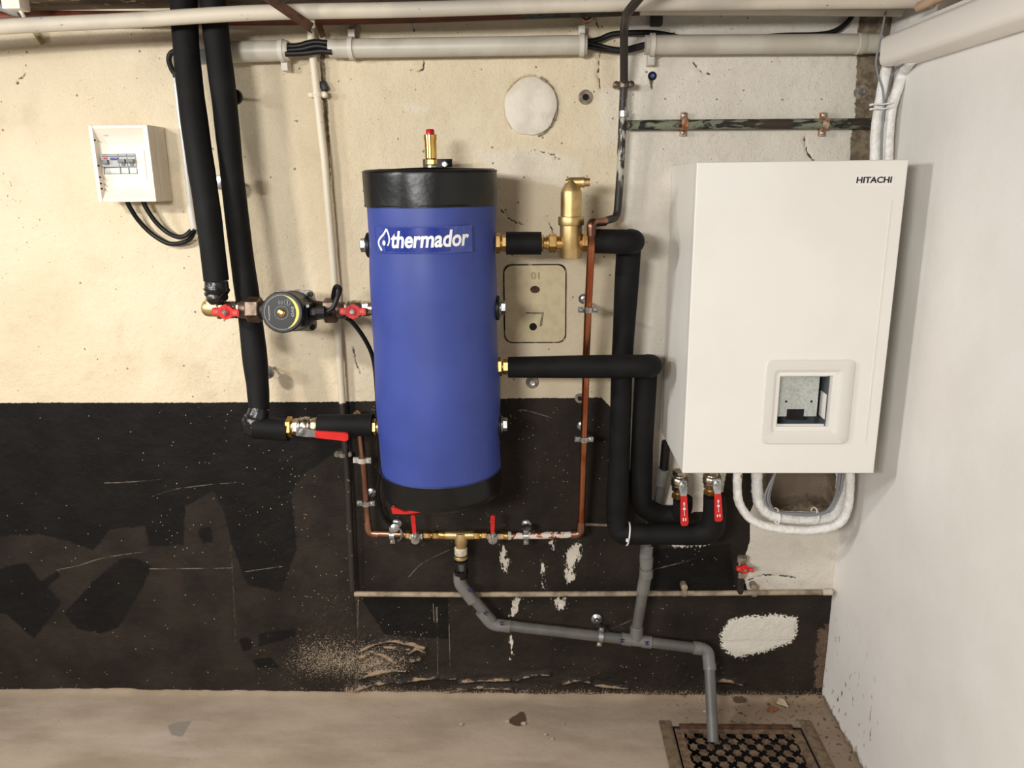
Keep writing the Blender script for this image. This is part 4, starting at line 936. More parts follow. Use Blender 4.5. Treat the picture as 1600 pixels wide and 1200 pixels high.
# valves under the unit
def unit_valve(x, label, y0=741, y1=778, lx=None, ly0=757, ly1=816, dv=.13):
    v = thing('lever_valve', label, 'valve', at(x, y1, dv), 'lever valves under the heating unit')
    top, bot = at(x, y0-6, dv), at(x+1, y1, dv)
    valve_body(Vector((top.x, top.y, top.z)), Vector((top.x, top.y, lerp(top, bot, .74).z)), .0205, v)
    hexchain('brass_nut', Vector((top.x, top.y, lerp(top, bot, .74).z)), Vector((top.x, top.y, bot.z)), [(0, .3, .015, 'r'), (.25, 1, .0205, 'h')], 'brass', v)
    c = at(lx, ly0, dv+.038); e = at(lx+1.5, ly1, dv+.042); lever(c, e-c, (0, -1, 0), (e-c).length+.006, .021, v, .74)
    return v
unit_valve(1063, 'lever valve by the grey drain pipe, red handle hanging below the unit corner', lx=1067, dv=.09)
unit_valve(1113, 'lever valve by the white hoses, red handle hanging below the unit', y0=741, y1=772, lx=1120, ly0=755, ly1=809)

# ------------------------------------------------------------------ white hoses and grey cables under the unit
dh = .14
single('insulated_hose', 'thin white foam hose hanging in the lower loop under the unit', 'hose', MB().tube(smooth([at(1153, 728, dh), at(1152, 765, dh), at(1156, 788, dh), at(1170, 808, dh), at(1190, 820, dh), at(1225, 827, dh), at(1262, 829, dh), at(1297, 824, dh), at(1315, 814, dh), at(1324, 795, dh), at(1328, 765, dh), at(1328, 728, dh)], 7), [.0115*(1+.035*math.sin(i*1.9)+.02*math.sin(i*.7)) for i in range(78)], 20), 'hose', angle=70)
single('insulated_hose', 'thick white wrinkled foam hose in the upper loop under the unit', 'hose', MB().tube(smooth([at(1183, 728, .11), at(1183, 765, .11), at(1186, 785, .11), at(1197, 800, .11), at(1216, 808, .11), at(1250, 811, .11), at(1288, 810, .11), at(1306, 801, .11), at(1313, 782, .11), at(1315, 760, .11), at(1315, 728, .11)], 8), [.0148*(1+.045*math.sin(i*2.3)+.03*math.sin(i*.9)) for i in range(81)], 20), 'hose', angle=70)
n = MB(); n.lathe(at(1153, 748, dh), (0, 0, 1), [(0, .0085), (.02, .0085)], 18); n.hexn(at(1153, 748, dh), (0, 0, 1), .004, .014, .012); single('hose_nut', 'small brass nut above the thin white hose under the unit', 'pipe fitting', n, 'brass')
for i in range(4):
    e = i*2.2; dd = .135+.006*(i % 2)
    pts = [at(1215+e*.3, 728, dd), at(1207-e*.6, 755, dd), at(1202-e, 775, dd), at(1205-e, 790, dd), at(1217-e*.6, 801-e*.2, dd), at(1245, 803.5+e*.5-2, dd), at(1275, 804+e*.4-2, dd), at(1293+e*.5, 796+e*.3, dd), at(1304+e*.7, 778, dd), at(1309+e*.9, 755, dd), at(1311+e, 728, dd)]
    single('signal_cable', ['innermost', 'second', 'third', 'outermost'][i]+' grey cable of the loop tied onto the thick white hose', 'cable', MB().tube(smooth(pts, 7), .0028, 8), 'cable', group='grey cables looped under the unit', angle=70)
for x, y, lb in ((1213, 806, 'white tie holding the cable loop near the lever valves'), (1273, 805, 'white tie holding the cable loop near the wall corner')):
    tt = MB(); q = at(x, y, .122); tt.tube([q+Vector((.003*math.cos(a), -.021*math.cos(a), .021*math.sin(a))) for a in np.linspace(-2.6, 2.9, 22)], .002, 8)
    tt.tube([q+Vector((-.002, -.017, .012)), q+Vector((-.004, -.022, .027))], .0016, 6)
    single('cable_tie', lb, 'cable tie', tt, 'zip')

# white line set above the unit
def hose_top(pts, r, label):
    single('line_set_hose', label, 'hose', MB().tube(smooth(pts, 8), [r*(1+.02*math.sin(i*1.3)) for i in range(8*(len(pts)-1)+1)], 20), 'hose', angle=70)
hose_top([at(1389, 92, .10), at(1382, 120, .10), at(1374, 165, .10), at(1368, 210, .10), at(1367, 262, .10)], .0118, 'white foam hose nearer the bare wall strip, above the unit')
hose_top([atx(1425, 92, XR-.024), at(1412, 112, .115), at(1402, 140, .11), at(1392, 172, .11), at(1388, 215, .11), at(1387, 262, .11)], .0125, 'white printed foam hose bending out of the trunking above the unit')
single('line_set_hose', 'ribbed white hose end tucked deep in the trunking mouth', 'hose', MB().tube(smooth([at(1388, 92, .045), at(1386, 120, .045), at(1381, 150, .05), at(1376, 190, .06)], 8), [.0095*(1+.06*(i % 2)) for i in range(25)], 16), 'hose', angle=70)
single('signal_cable', 'grey cable running down in front of the white hoses above the unit', 'cable', MB().tube(smooth([at(1384, 18, .12), at(1376, 60, .13), at(1369, 95, .13), at(1372, 118, .125), at(1379, 140, .123), at(1381, 175, .123), at(1378, 210, .122), at(1377, 262, .12)], 8), .0024, 8), 'cable', angle=70)
single('signal_cable', 'grey cable curving under the trunking mouth behind the hoses', 'cable', MB().tube(smooth([atx(1412, 98, XR-.035), at(1398, 110, .105), at(1390, 130, .10), at(1383, 160, .108), at(1380, 190, .112)], 8), .0028, 8), 'cable', angle=70)
for yy in (163, 170):
    tt = MB(); tt.tube([at(1361, yy+1, .12), at(1368, yy-1, .127), at(1380, yy, .128), at(1392, yy-2, .127), at(1400, yy-4, .118)], .0018, 8); tt.tube([at(1359, yy+1, .119), at(1364, yy, .124)], .0026, 8)
    single('cable_tie', 'upper white tie binding the line set hoses above the unit' if yy == 163 else 'lower white tie binding the line set hoses above the unit', 'cable tie', tt, 'zip')

# white trunking on the side wall
def build_trunk():
    t = thing('cable_trunking', 'big white square trunking running along the white side wall', 'trunking', (XR-.05, -.6, 1.78))
    e = at(1373, 104, .138); x0 = e.x; zb = 1.775; zt_ = at(1375, 57, .138).z
    b = MB(); y0, y1 = -.138, -1.9
    pf = [(XR-.001, zb), (x0+.012, zb), (x0+.003, zb+.004), (x0, zb+.014), (x0, zt_-.01), (x0+.006, zt_-.001), (x0+.012, zt_), (XR-.001, zt_)]
    inn = [(x, z) for x, z in pf]; n = len(pf); m = 2.2e-3
    ins = [(min(max(x, x0+m), XR-.001), min(max(z, zb+m), zt_-m)) for x, z in pf]
    vs = [Vector((x, y, z)) for y in (y0, y1) for x, z in pf]+[Vector((x, y, z)) for y in (y0, y0-.3) for x, z in ins]
    fs = [(i, i+1, n+i+1, n+i) for i in range(n-1)]+[(i, i+1, 2*n+i+1, 2*n+i) for i in range(n-1)]+[(2*n+i, 2*n+i+1, 3*n+i+1, 3*n+i) for i in range(n-1)]
    b.add(vs, fs); b.add([Vector((x, y0-.3, z)) for x, z in ins], [tuple(range(n))]); b.add([Vector((x, y1, z)) for x, z in pf], [tuple(range(n))])
    mk('cover', b, 'trunk', t, 50)
    tp_ = MB(); tp_.box((x0+.02, y1, zt_), (XR-.001, y0-.06, zt_+.012), .002); mk('back_channel', tp_, 'trunk', t)
build_trunk()
st = MB(); a = atx(1436, 11, XR-.05); st.tube([a, a+Vector((0.006, -.16, .004)), a+Vector((.01, -1.2, .01))], [.010, .0115, .0115], 18); 
single('pipe_stub', 'blunt beige pipe end above the white trunking', 'pipe', st, simple('beige_pipe', rgb(196, 168, 138), rgb(180, 150, 120), 0.6, scale=20))

# ------------------------------------------------------------------ fuse box
def build_fuse():
    d = .093; P = lambda x, y: at(x, y, d)
    a, b, c, e = P(137, 196), P(231, 195), P(243, 316), P(154, 315)
    x0, x1 = (a.x+e.x)/2, (b.x+c.x)/2; z1, z0 = (a.z+b.z)/2, (c.z+e.z)/2; y = -d
    t = thing('fuse_box', 'small white fuse box with grey breakers on the cream wall', 'fuse box', ((x0+x1)/2, -.04, z0))
    bd = MB(); bd.box((x0, -.060, z0), (x1, -.001, z1), .002); mk('back_box', bd, 'abs_white', t)
    fw, fh = .010, .008
    f = MB(); f.box((x0, y, z0), (x0+fw, -.06, z1), .002); f.box((x1-.012, y, z0), (x1, -.06, z1), .002); f.box((x0+fw-.001, y+.002, z1-fh), (x1-.011, -.06, z1), .002); f.box((x0+fw-.001, y+.002, z0), (x1-.011, -.06, z0+fh), .002)
    mk('cover_frame', f, 'abs_white', t)
    # panel dished inwards: two sloping bands and the level middle band
    zm0, zm1 = P(190, 285).z, P(190, 228).z; yd = y+.022; xa, xb = x0+fw-.001, x1-.011; za, zb = z0+fh-.001, z1-fh+.001
    p = MB(); n = 8; prof = []
    for k in range(n+1): s_ = k/n; prof.append((zb+(zm1-zb)*s_, y+.003+(yd-y-.003)*(math.sin(s_*math.pi/2))))
    for k in range(n+1): s_ = k/n; prof.append((zm0+(za-zm0)*s_, yd+(y+.003-yd)*(1-math.cos(s_*math.pi/2))))
    m = len(prof); wx0, wx1, wz0, wz1 = xa+.004, P(207, 258).x, P(185, 272).z, P(185, 240).z
    vs = [(x, yy, z) for x in (xa, xb) for z, yy in prof]; fs = []
    for i in range(m-1):
        if i == n: continue
        fs.append((i, i+1, m+i+1, m+i))
    p.add(vs, fs); xs = [xa, wx0, wx1, xb]; zz = [zm0, wz0, wz1, zm1]
    p.add([(x, yd, z) for z in zz for x in xs], [(j*4+i, j*4+i+1, j*4+i+5, j*4+i+4) for j in range(3) for i in range(3) if not (i == 1 and j == 1)])
    pn = mk('dished_panel', p, 'abs_white', t, 40)
    ln = MB(); q = P(231, 255); 
    ln.box((xb-.016, yd-.0006, zm0+.006), (xb-.0145, yd+.0004, zm1-.008)); mk('seam_line', ln, 'abs_line', pn)
    for yy in (219, 259, 277, 287, 295):
        h = MB(); q = P(147, yy); h.lathe((xa+.003, y-.0002, q.z), (0, 1, 0), [(0, .0022), (.003, .0022)], 12); mk('screw', h, 'dark_hole', t)
    mkr = MB(); vs_, fs_ = text_mb('hager', .006, extrude=.0001); q = P(161, 211)
    k0 = min(range(n+1), key=lambda i: abs(prof[i][0]-q.z)); mkr.add([(q.x+v.x, prof[k0][1]-.0016-v.z, q.z+v.y) for v in vs_], fs_); mk('printed_name', mkr, 'abs_line', pn)
    # breakers
    W = wx1-wx0; Hh = wz1-wz0
    for i, (u0, u1) in enumerate(((0, .5), (.5, .75), (.75, 1))):
        m0, m1 = wx0+W*u0+.0006, wx0+W*u1-.0006
        bb = MB(); bb.box((m0, yd+.002, wz0), (m1, yd+.03, wz0+Hh*.34), .001); bb.box((m0, yd-.003, wz0+Hh*.36), (m1, yd+.03, wz1-Hh*.02), .001)
        br = mk('breaker', bb, 'greymetal', t)
        cv = MB(); cv.box((m0+.001, yd-.0005, wz0+.001), (m1-.001, yd+.003, wz0+Hh*.30), .0008); mk('terminal_cover', cv, 'galv', br)
        pl = MB(); pl.box((m0+.001, yd-.0036, wz1-Hh*.15), (m1-.001, yd-.0028, wz1-Hh*.08)); mk('printed_line', pl, 'toggle', br)
        if i == 0:
            tg = MB(); tg.box((m0+.003, yd-.012, wz0+Hh*.5), (m0+W*.2, yd-.003, wz0+Hh*.72), .001); mk('toggle', tg, 'toggle', br)
            bt = MB(); bt.box((m0+W*.26, yd-.007, wz0+Hh*.7), (m1-.001, yd-.003, wz0+Hh*.82), .001); mk('test_button', bt, 'bluetoggle', br, label='blue test button')
            rd = MB(); rd.box((m0+.004, yd-.0036, wz0+Hh*.76), (m0+W*.17, yd-.0028, wz0+Hh*.81)); mk('printed_mark', rd, 'red2', br)
        else:
            tg = MB(); tg.box((m0+.001, yd-.014, wz0+Hh*.55), (m1-.001, yd-.003, wz0+Hh*.74), .0015); mk('toggle', tg, 'toggle', br)
            st_ = MB(); st_.box(((m0+m1)/2-.004, yd-.006, wz0+Hh*.4), ((m0+m1)/2+.004, yd-.003, wz0+Hh*.53), .0008); mk('latch', st_, 'toggle', br)
    bk = MB(); bk.box((wx0-.002, yd+.0305, wz0-.002), (wx1+.002, yd+.031, wz1+.002)); mk('dark_backing', bk, 'dark_hole', t)
build_fuse()
W_ = lambda x, y, d=.03: at(x, y, d)
single('power_cable', 'outer black cable sagging from fuse box to the pale conduit foot', 'cable', MB().tube(smooth([W_(196, 306, .05), W_(202, 322, .045), W_(217, 345, .03), W_(238, 366, .02), W_(262, 380, .02), W_(282, 380, .022), W_(297, 373, .024), W_(305, 358, .022)], 8), .0062, 12), 'rubber', angle=70)
single('power_cable', 'inner black cable sagging from fuse box to the pale conduit foot', 'cable', MB().tube(smooth([W_(222, 306, .05), W_(227, 322, .045), W_(242, 345, .035), W_(260, 362, .03), W_(277, 370, .040), W_(290, 368, .042), W_(299, 360, .036)], 8), .0062, 12), 'rubber', angle=70)
t = thing('vertical_conduit', 'thin pale conduit up the wall beside the fuse box', 'conduit', W_(304, 364, .015))
mk('tube', MB().tube([W_(274, 122, .015), W_(287, 230, .015), W_(299, 330, .015)], .0072, 16), 'condclear', t)
mk('socket', MB().lathe(W_(297, 316, .016), W_(305, 364, .016)-W_(297, 316, .016), [(0, .009), (.001, .0105), (.076, .0108), (.077, .009)], 18), 'condclip', t)
mk('collar', MB().lathe(W_(274, 124, .016), (0.1, 0, -1), [(0, .0085), (.008, .0085)], 16), 'condclip', t)
single('power_cable', 'black cable looping from the horizontal conduit into the thin pale conduit', 'cable', MB().tube(smooth([W_(330, 84, .045), W_(300, 82, .04), W_(281, 79, .035), W_(268, 83, .03), W_(264, 93, .026), W_(268, 107, .02), W_(274, 117, .016), W_(275, 128, .015)], 8), .0068, 12), 'rubber', angle=70)

# ------------------------------------------------------------------ horizontal conduit of the top with its cables
dc = .045; Cn = lambda x, y, d=dc: at(x, y, d)
def conduit(x0, y0, x1, y1, label, socket=None, clips=(), r=.0222):
    t = thing('conduit_pipe', label, 'conduit', Cn((x0+x1)/2, (y0+y1)/2)); a, b = Cn(x0, y0), Cn(x1, y1); ax = b-a; L = ax.length
    m = MB(); m.lathe(a, ax, [(0, r*.86), (0, r), (L, r), (L, r*.86), (L-.03, r*.86)], 32); mk('tube', m, 'cond', t)
    mk('bore', MB().lathe(a, ax, [(.004, r*.85), (.006, r*.85)], 24), 'dark_hole', t)
    if socket:
        s0, s1 = Cn(socket[0], y0+(y1-y0)*(socket[0]-x0)/(x1-x0)), Cn(socket[1], y0+(y1-y0)*(socket[1]-x0)/(x1-x0)); l2 = (s1-s0).length
        mk('socket', MB().lathe(s0, s1-s0, [(0, r), (.002, r+.0022), (l2-.006, r+.0022), (l2, r)], 32), 'cond', t)
    for cx, up in clips:
        c = Cn(cx, y0+(y1-y0)*(cx-x0)/(x1-x0)); k = MB()
        k.lathe(c-ax.normalized()*.006, ax, [(0, r), (.0005, r+.0045), (.0115, r+.0045), (.012, r)], 32)
        clip = mk('clip', k, 'condclip', t)
        tl = MB(); z = .045*up; tl.box((c.x-.008, -dc+.006, min(c.z, c.z+z)), (c.x+.008, -.001, max(c.z, c.z+z)) , .001); tl.v = [v for v in tl.v]; mk('clip_tail', tl, 'condclip', clip)
    return t
conduit(316, 82, 450, 79, 'pale grey conduit length nearest the foam risers', (344, 452), [(441, -1)])
conduit(515, 76, 917, 70, 'longest pale grey conduit length along the wall top', None, [(549, 1), (909, 1)])
conduit(1008, 70, 1374, 68, 'pale grey conduit length running to the white trunking', (1338, 1352), [(1019, -1)])
mk_s = MB().lathe(Cn(306, 85), (1, 0, 0), [(0, .021), (.001, .0235), (.055, .0235), (.056, .021)], 28); single('conduit_sleeve', 'darker grey sleeve on the conduit behind the foam risers', 'conduit', mk_s, 'sleeve')
gap1 = [[(446, 72), (465, 72), (490, 66), (519, 68)], [(446, 79), (470, 77), (495, 72), (519, 76)], [(446, 84), (475, 83), (500, 80), (519, 81)], [(446, 76), (470, 80), (492, 78), (519, 72)]]
for i, ln in enumerate(gap1):
    single('power_cable', ['uppermost', 'third', 'lowest', 'second'][i]+' of the black cables bundled in the conduit gap above the white pipe', 'cable', MB().tube(smooth([Cn(x, y, dc+.008+.004*(i % 3)) for x, y in ln], 8), .0074, 10), 'rubber', group='cables in the first conduit gap', angle=70)
gap2 = [[(908, 66), (935, 62), (960, 53), (1010, 51), (1040, 54), (1065, 60), (1085, 66)], [(908, 72), (940, 77), (972, 80), (996, 76), (1012, 70)], [(908, 66), (930, 70), (955, 76), (975, 77), (1000, 71), (1014, 67)]]
for i, ln in enumerate(gap2):
    dd = .022 if i == 0 else .03
    single('power_cable', ['black cable arching over the conduit gap behind the dark drop pipe', 'lower black cable sagging across the conduit gap behind the dark pipe', 'middle black cable sagging across the conduit gap behind the dark pipe'][i], 'cable',
           MB().tube(smooth([Cn(x, y, .045 if j in (0,) else dd) for j, (x, y) in enumerate(ln)], 8), .0058 if i else .0068, 10), 'rubber', angle=70)
single('power_cable', 'black cable lying on the conduit and rising behind the trunking', 'cable', MB().tube(smooth([Cn(1200, 57, .02), Cn(1230, 55, .02), Cn(1275, 54, .02), Cn(1300, 50, .02), Cn(1318, 40, .02), Cn(1332, 24, .02), Cn(1340, 0, .02)], 8), .0062, 10), 'rubber', angle=70)

# ------------------------------------------------------------------ pipes overhead
do = .215
op = MB(); pts = [at(-1000, 88, do), at(-400, 68, do), at(0, 42, do), at(200, 32, do), at(400, 20, do), at(640, 15, do), at(900, 7, do), at(1150, 3, do), at(1475, 0, do)]
op.tube(smooth(pts, 6), .0162, 24); single('overhead_pipe', 'long white painted pipe along the ceiling in front of the wall', 'pipe', op, 'overhead', angle=70)
rp = MB(); rp.tube(smooth([at(-1000, 30, .06), at(-400, 26, .06), at(0, 27, .06), at(200, 28, .06), at(420, 29, .06), at(620, 26, .06), at(800, 20, .06), at(980, 14, .06), at(1120, 8, .06)], 6), .0155, 20); single('overhead_pipe', 'red-brown pipe with green corrosion close under the ceiling', 'pipe', rp, 'redpipe', angle=70)
gp = MB(); gp.tube([at(1000, 15, .11), at(1200, 15, .11), at(1409, 17, .11)], .0125, 20); single('overhead_pipe', 'grey painted pipe ending just before the white trunking', 'pipe', gp, 'cond', angle=60)
# bracket iron
t = thing('pipe_hanger', 'rusty angle strut bracket propping the white ceiling pipe', 'bracket', at(487, 44, .2))
a, b = at(408, -12, .33), at(487, 43, .238); di = (b-a).normalized(); sd = di.cross(Vector((0, 1, 0))).normalized()
s_ = MB(); s_.obox((a+b)/2, di*((b-a).length/2), sd*.010, Vector((0, .003, 0)), .001); s_.obox((a+b)/2+sd*-.009+Vector((0, .010, 0)), di*((b-a).length/2), sd*.002, Vector((0, .010, 0)), .0008); mk('strut', s_, 'rust', t)
a, b = at(487, 20, .197), at(488, 44, .197); s_ = MB(); s_.obox((a+b)/2, (0, 0, (a.z-b.z)/2), (.0058, 0, 0), (0, .003, 0), .001); mk('hanger_strap', s_, 'overhead', t)
a, b = at(494, 24, .06), at(505, 58, .03); di = (b-a).normalized(); s_ = MB(); s_.obox((a+b)/2, di*((b-a).length/2), Vector((.0065, 0, .002)), Vector((0, .003, 0)), .001); mk('wall_leg', s_, 'rust', t)
# wall lug on the conduit
s_ = MB(); s_.lathe(at(552, 42, .035), (0, 1, 0), [(0, .006), (.004, .011), (.033, .012)], 16); s_.box((at(552, 60, .03).x-.01, -.03, at(552, 62, .03).z), (at(552, 60, .03).x+.006, -.004, at(552, 42, .03).z), .003); single('wall_hook', 'lumpy painted hook above the longest conduit length', 'hook', s_, 'greyplaster')
s_ = MB(); s_.tube(smooth([at(908, 20, .045), at(909, 28, .05), at(916, 33, .05), at(924, 28, .05), at(925, 18, .045)], 6), .006, 10); single('pipe_clip', 'shiny purple-brown clip under the corroded ceiling pipe', 'pipe clamp', s_, 'copper_dull', angle=70)
s_ = MB(); q = at(1026, 30, .02); s_.box((q.x-.014, -.03, at(1026, 40, .02).z), (q.x+.014, -.001, at(1026, 12, .02).z), .003); single('iron_bracket', 'dark iron block high on the wall behind the ceiling pipes', 'bracket', s_, 'iron')
# junk in the ceiling corner over the fuse box
t = thing('junction_box', 'small white junction box hung in the dark ceiling corner', 'junction box', at(28, 12, .2))
q = at(27, 4, .2); s_ = MB(); s_.box((q.x-.022, -.225, q.z-.018), (q.x+.02, -.185, q.z+.02), .004); mk('box', s_, 'abs_white', t)
mk('lead', MB().tube(smooth([at(28, 11, .2), at(34, 20, .2), at(39, 29, .19)], 5), .0042, 10), 'abs_white', t)
s_ = MB(); s_.tube(smooth([at(-30, 4, .16), at(4, 12, .16), at(20, 18, .16), at(30, 19, .16)], 6), .009, 12); single('grey_hose', 'grey hose beside the white junction box in the ceiling corner', 'hose', s_, 'sleeve', angle=70)
# small strap of the ceiling pipe, left
s_ = MB(); a, b = at(52, 46, .02), at(68, 68, .008); di = (b-a).normalized(); s_.obox((a+b)/2, di*((b-a).length/2), Vector((.006, 0, .004)), Vector((0, .002, 0)), .001); s_.lathe(at(59, 59, .016), (0, -1, 0), [(0, .005), (.003, .004)], 12)
single('pipe_strap', 'olive painted strap screwed to the wall under the ceiling pipe', 'pipe clamp', s_, simple('olive_strap', rgb(150, 138, 84), rgb(120, 104, 66), 0.6, scale=60))

# ------------------------------------------------------------------ painted pipes on the wall
dw = .028
vp_ = [at(484, 30, dw), at(489, 90, dw), at(507, 250, dw), at(521, 420, dw), at(533, 600, dw), at(544, 760, dw), at(551, 922, dw)]
t = thing('wall_pipe', 'upright pipe beside the tank, white above and black below', 'pipe', vp_[-1])
mk('tube', MB().tube(vp_, .0098, 16), 'pipe_whiteblack', t, 60)
for (x, y) in ((496, 148), (536, 710)):
    c = at(x, y, dw); m = MB(); m.lathe(c-Vector((0, 0, .006)), (0, 0, 1), [(0, .0098), (0, .0125), (.012, .0125), (.012, .0098)], 20)
    for s_ in (-1, 1): m.lathe(c+Vector((s_*.017, .006, 0)), (0, -1, 0), [(0, .008), (.008, .008), (.011, .005)], 14)
    m.box((c.x-.024, c.y+.004, c.z-.006), (c.x+.024, c.y+.008, c.z+.006), .001)
    mk('clip', m, 'pipe_whiteblack' if y < 600 else 'greyplaster', t)
k = MB(); q = at(506, 135, .012); k.obox(q, (.007, 0, .004), (0, .012, 0), (-.005, 0, .011), .004); single('cable_clip', 'small black clip on the wall beside the white upright pipe', 'clip', k, 'rubber')
t = thing('wall_pipe', 'thin dusty beige pipe running level above the grey drain', 'pipe', at(920, 928, .03))
mk('tube', MB().tube([at(554, 928, .03), at(720, 929, .03), at(900, 928, .03), at(1100, 927, .03), at(1302, 925, .03)], .0078, 14), 'greypipe_low', t, 60)
mk('end_cap', MB().lathe(at(1285, 925, .03), (1, 0, 0), [(0, .0085), (.003, .0095), (.026, .0095), (.029, .007)], 16), 'overhead', t)
for x in (1069, 1178):
    m = MB(); c = at(x, 917, .02); m.lathe(c, (0, -1, 0), [(-.018, .010), (.006, .010), (.010, .006)], 14); m.lathe(at(x, 927, .03)-Vector((.007, 0, 0)), (1, 0, 0), [(0, .0078), (.001, .0100), (.013, .0100), (.014, .0078)], 14); mk('saddle', m, 'greypipe_low', t)
t = thing('wall_pipe', 'mottled green-black pipe running level above the white unit', 'pipe', at(1160, 194, .026))
mk('tube', MB().tube([at(972, 196, .026), at(1100, 194.5, .026), at(1250, 193.5, .026), at(1362, 193, .026)], .0125, 18), 'verdigris', t, 60)
for i, x in enumerate((1069, 1288)):
    c = at(x, 193.5, .026)
    k = thing('pipe_saddle', ['rusty saddle on the mottled pipe nearer the dark drop pipe', 'rusty saddle on the mottled pipe nearer the white hoses'][i], 'pipe clamp', c, 'rusty saddles on the mottled pipe')
    m = MB(); m.lathe(c-Vector((.008, 0, 0)), (1, 0, 0), [(0, .0125), (0, .0148), (.016, .0148), (.016, .0125)], 20); mk('band', m, 'rustclamp', k)
    for s_ in (-1, 1):
        m = MB(); m.box((c.x-.007, -.018, c.z+s_*.0125-.004*(s_ < 0)-(0 if s_ > 0 else .012)), (c.x+.007, -.002, c.z+s_*.0125+(.016 if s_ > 0 else .002)), .002); er = mk('ear', m, 'rustclamp', k)
        q = MB(); q.lathe((c.x, -.018, c.z+s_*.021), (0, -1, 0), [(0, .0055), (.002, .005), (.003, .003)], 14); mk('screw', q, 'steel', er)
# dark drop pipe
dk = .05
t = thing('drop_pipe', 'dark peeling pipe dropping from the ceiling beside the brass separator', 'pipe', at(966, 300, dk))
drop = fillet([at(1016, -24, .36), at(979, 21, .27), at(975, 42, .12), at(975, 130, .055), at(972, 200, .05), at(968, 290, .045), at(964, 340, .045), at(945, 345, .10), at(930, 347, .20), at(924, 356, .236), at(924, 362, .236)], .022, 6)
dl = [p for p in drop if p.z > at(0, 343, .05).z]
i0 = len(drop)-14
mk('tube', MB().tube(drop, [.0098]*len(drop), 16), 'blackpipe', t, 60)
for y in (132, 178):
    c = at(974.5, y, .054); m = MB(); m.lathe(c-Vector((0, 0, .007)), (0, 0, 1), [(0, .0098), (0, .013), (.014, .013), (.014, .0098)], 18)
    if y == 132:
        for s_ in (-1, 1): m.lathe(c+Vector((s_*.018, .004, 0)), (0, -1, 0), [(-.04, .005), (0, .008), (.008, .008), (.010, .005)], 14)
    mk('clip', m, 'bronze' if y == 132 else 'steel', t)
cp = [at(924, 362, .236), at(924, 380, .236), at(919, 480, .185), at(916, 555, .148), at(915, 600, .138), at(912, 700, .115), at(909, 800, .085), at(907.5, 826, .08)]
t = thing('copper_pipe', 'shiny copper upright between the tank and the foam verticals', 'pipe', cp[-1])
mk('tube', MB().tube(cp, .0092, 18), 'copper', t, 60)
mk('upper_elbow', MB().tube(fillet([at(945, 346, .20), at(926, 347, .232), at(924, 352, .236), at(924, 368, .236)], .014), .0108, 16), 'copper_dull', t, 60)
pipe_clamp('pipe_clamp', 'zinc clamp on the copper upright beside the access plate', at(919, 484, .183), cp[2]-cp[3], .0092, .183, group='zinc clamps on the copper upright')
pipe_clamp('pipe_clamp', 'zinc clamp on the copper upright against the black wall', at(912.4, 686, .119), cp[4]-cp[5], .0092, .12, group='zinc clamps on the copper upright')
# small copper pipe under the return line
dq = .075
t = thing('copper_pipe', 'short stained copper upright below the long red lever', 'pipe', at(575, 834, dq))
mk('tube', MB().tube(fillet([at(558, 646, .05), at(560, 652, .09), at(563, 680, .085), at(568, 730, .08), at(573, 800, dq), at(576, 833, dq), at(640, 835, dq)], .016), .0092, 16), 'copper_dull', t, 60)
mk('elbow', MB().tube(fillet([at(574, 815, dq), at(576, 833, dq), at(592, 834, dq)], .018), .0112, 16), 'copper_dull', t, 60)
mk('elbow', MB().tube(fillet([at(555, 652, .03), at(558, 648, .075), at(560, 660, .089)], .02), .012, 16), 'copper_dull', t, 60)
pipe_clamp('pipe_clamp', 'pale zinc clamp on the stained copper upright under the long lever', at(572, 786, .077), (0.02, 0, 1), .0092, .077)
pipe_clamp('pipe_clip', 'small white clip high on the stained copper upright', at(566, 719, .08), (0.02, 0, 1), .0092, .08, rod=False, mat='condclip')
pipe_clamp('pipe_clamp', 'zinc clamp on the level copper beside the long elbow under the tank', at(613, 836, dq), (1, 0, 0), .0092, dq)
m = MB(); m.lathe(at(617, 824, .085), (0.2, -1, .25), [(0, .003), (.004, .013), (.008, .012), (.010, .006)], 18); m.tube(smooth([at(617, 824, .095), at(626, 828, .10), at(627, 840, .095), at(622, 845, .08)], 6), .003, 10); single('pipe_hook', 'curled zinc hook clip on the level copper under the tank', 'pipe clamp', m, 'steel')

# ------------------------------------------------------------------ filling tee with its two valves
def small_valve(x, label, hx):
    v = thing('lever_valve', label, 'valve', at(x, 838, dq), 'small red lever valves under the tank')
    valve_body(at(x-10, 837, dq), at(x+11, 837, dq), .0145, v)
    c = at(x-1, 843, dq+.026); m = MB(); m.lathe(c+Vector((0, .012, 0)), (0, -1, 0), [(0, .008), (.013, .0125), (.017, .0125), (.018, .009)], 20); mk('spindle_plate', m, 'steel', v)
    e = at(hx, 803, dq+.034); s_ = at(hx+1, 833, dq+.03)
    lever(at(x-1, 838, dq+.034), e-at(x-1, 838, dq+.034), (0, -1, 0), (e-at(x-1, 838, dq+.034)).length, .0125, v, .78, mark=False)
small_valve(650, 'small lever valve under the tank beside the long copper elbow', 646)
small_valve(771, 'small lever valve under the tank beside the paint-splashed copper', 770)
t = thing('brass_tee', 'brass tee with sealant ring hanging under the tank', 'pipe tee', at(720, 836, dq))
hexchain('inlet_nut', at(634, 836, dq), at(642, 836, dq), [(0, 1, .013, 'h')], 'brass', t)
hexchain('branch_nut', at(662, 836, dq), at(700, 836, dq), [(0, .3, .0125, 'h'), (.3, .38, .009, 'r'), (.37, .62, .014, 'h'), (.62, 1, .0115, 'r')], 'brass', t)
hexchain('branch_nut', at(740, 836, dq), at(764, 836, dq), [(0, .4, .015, 'h'), (.4, .55, .0105, 'r'), (.5, 1, .0125, 'h')], 'brass', t)
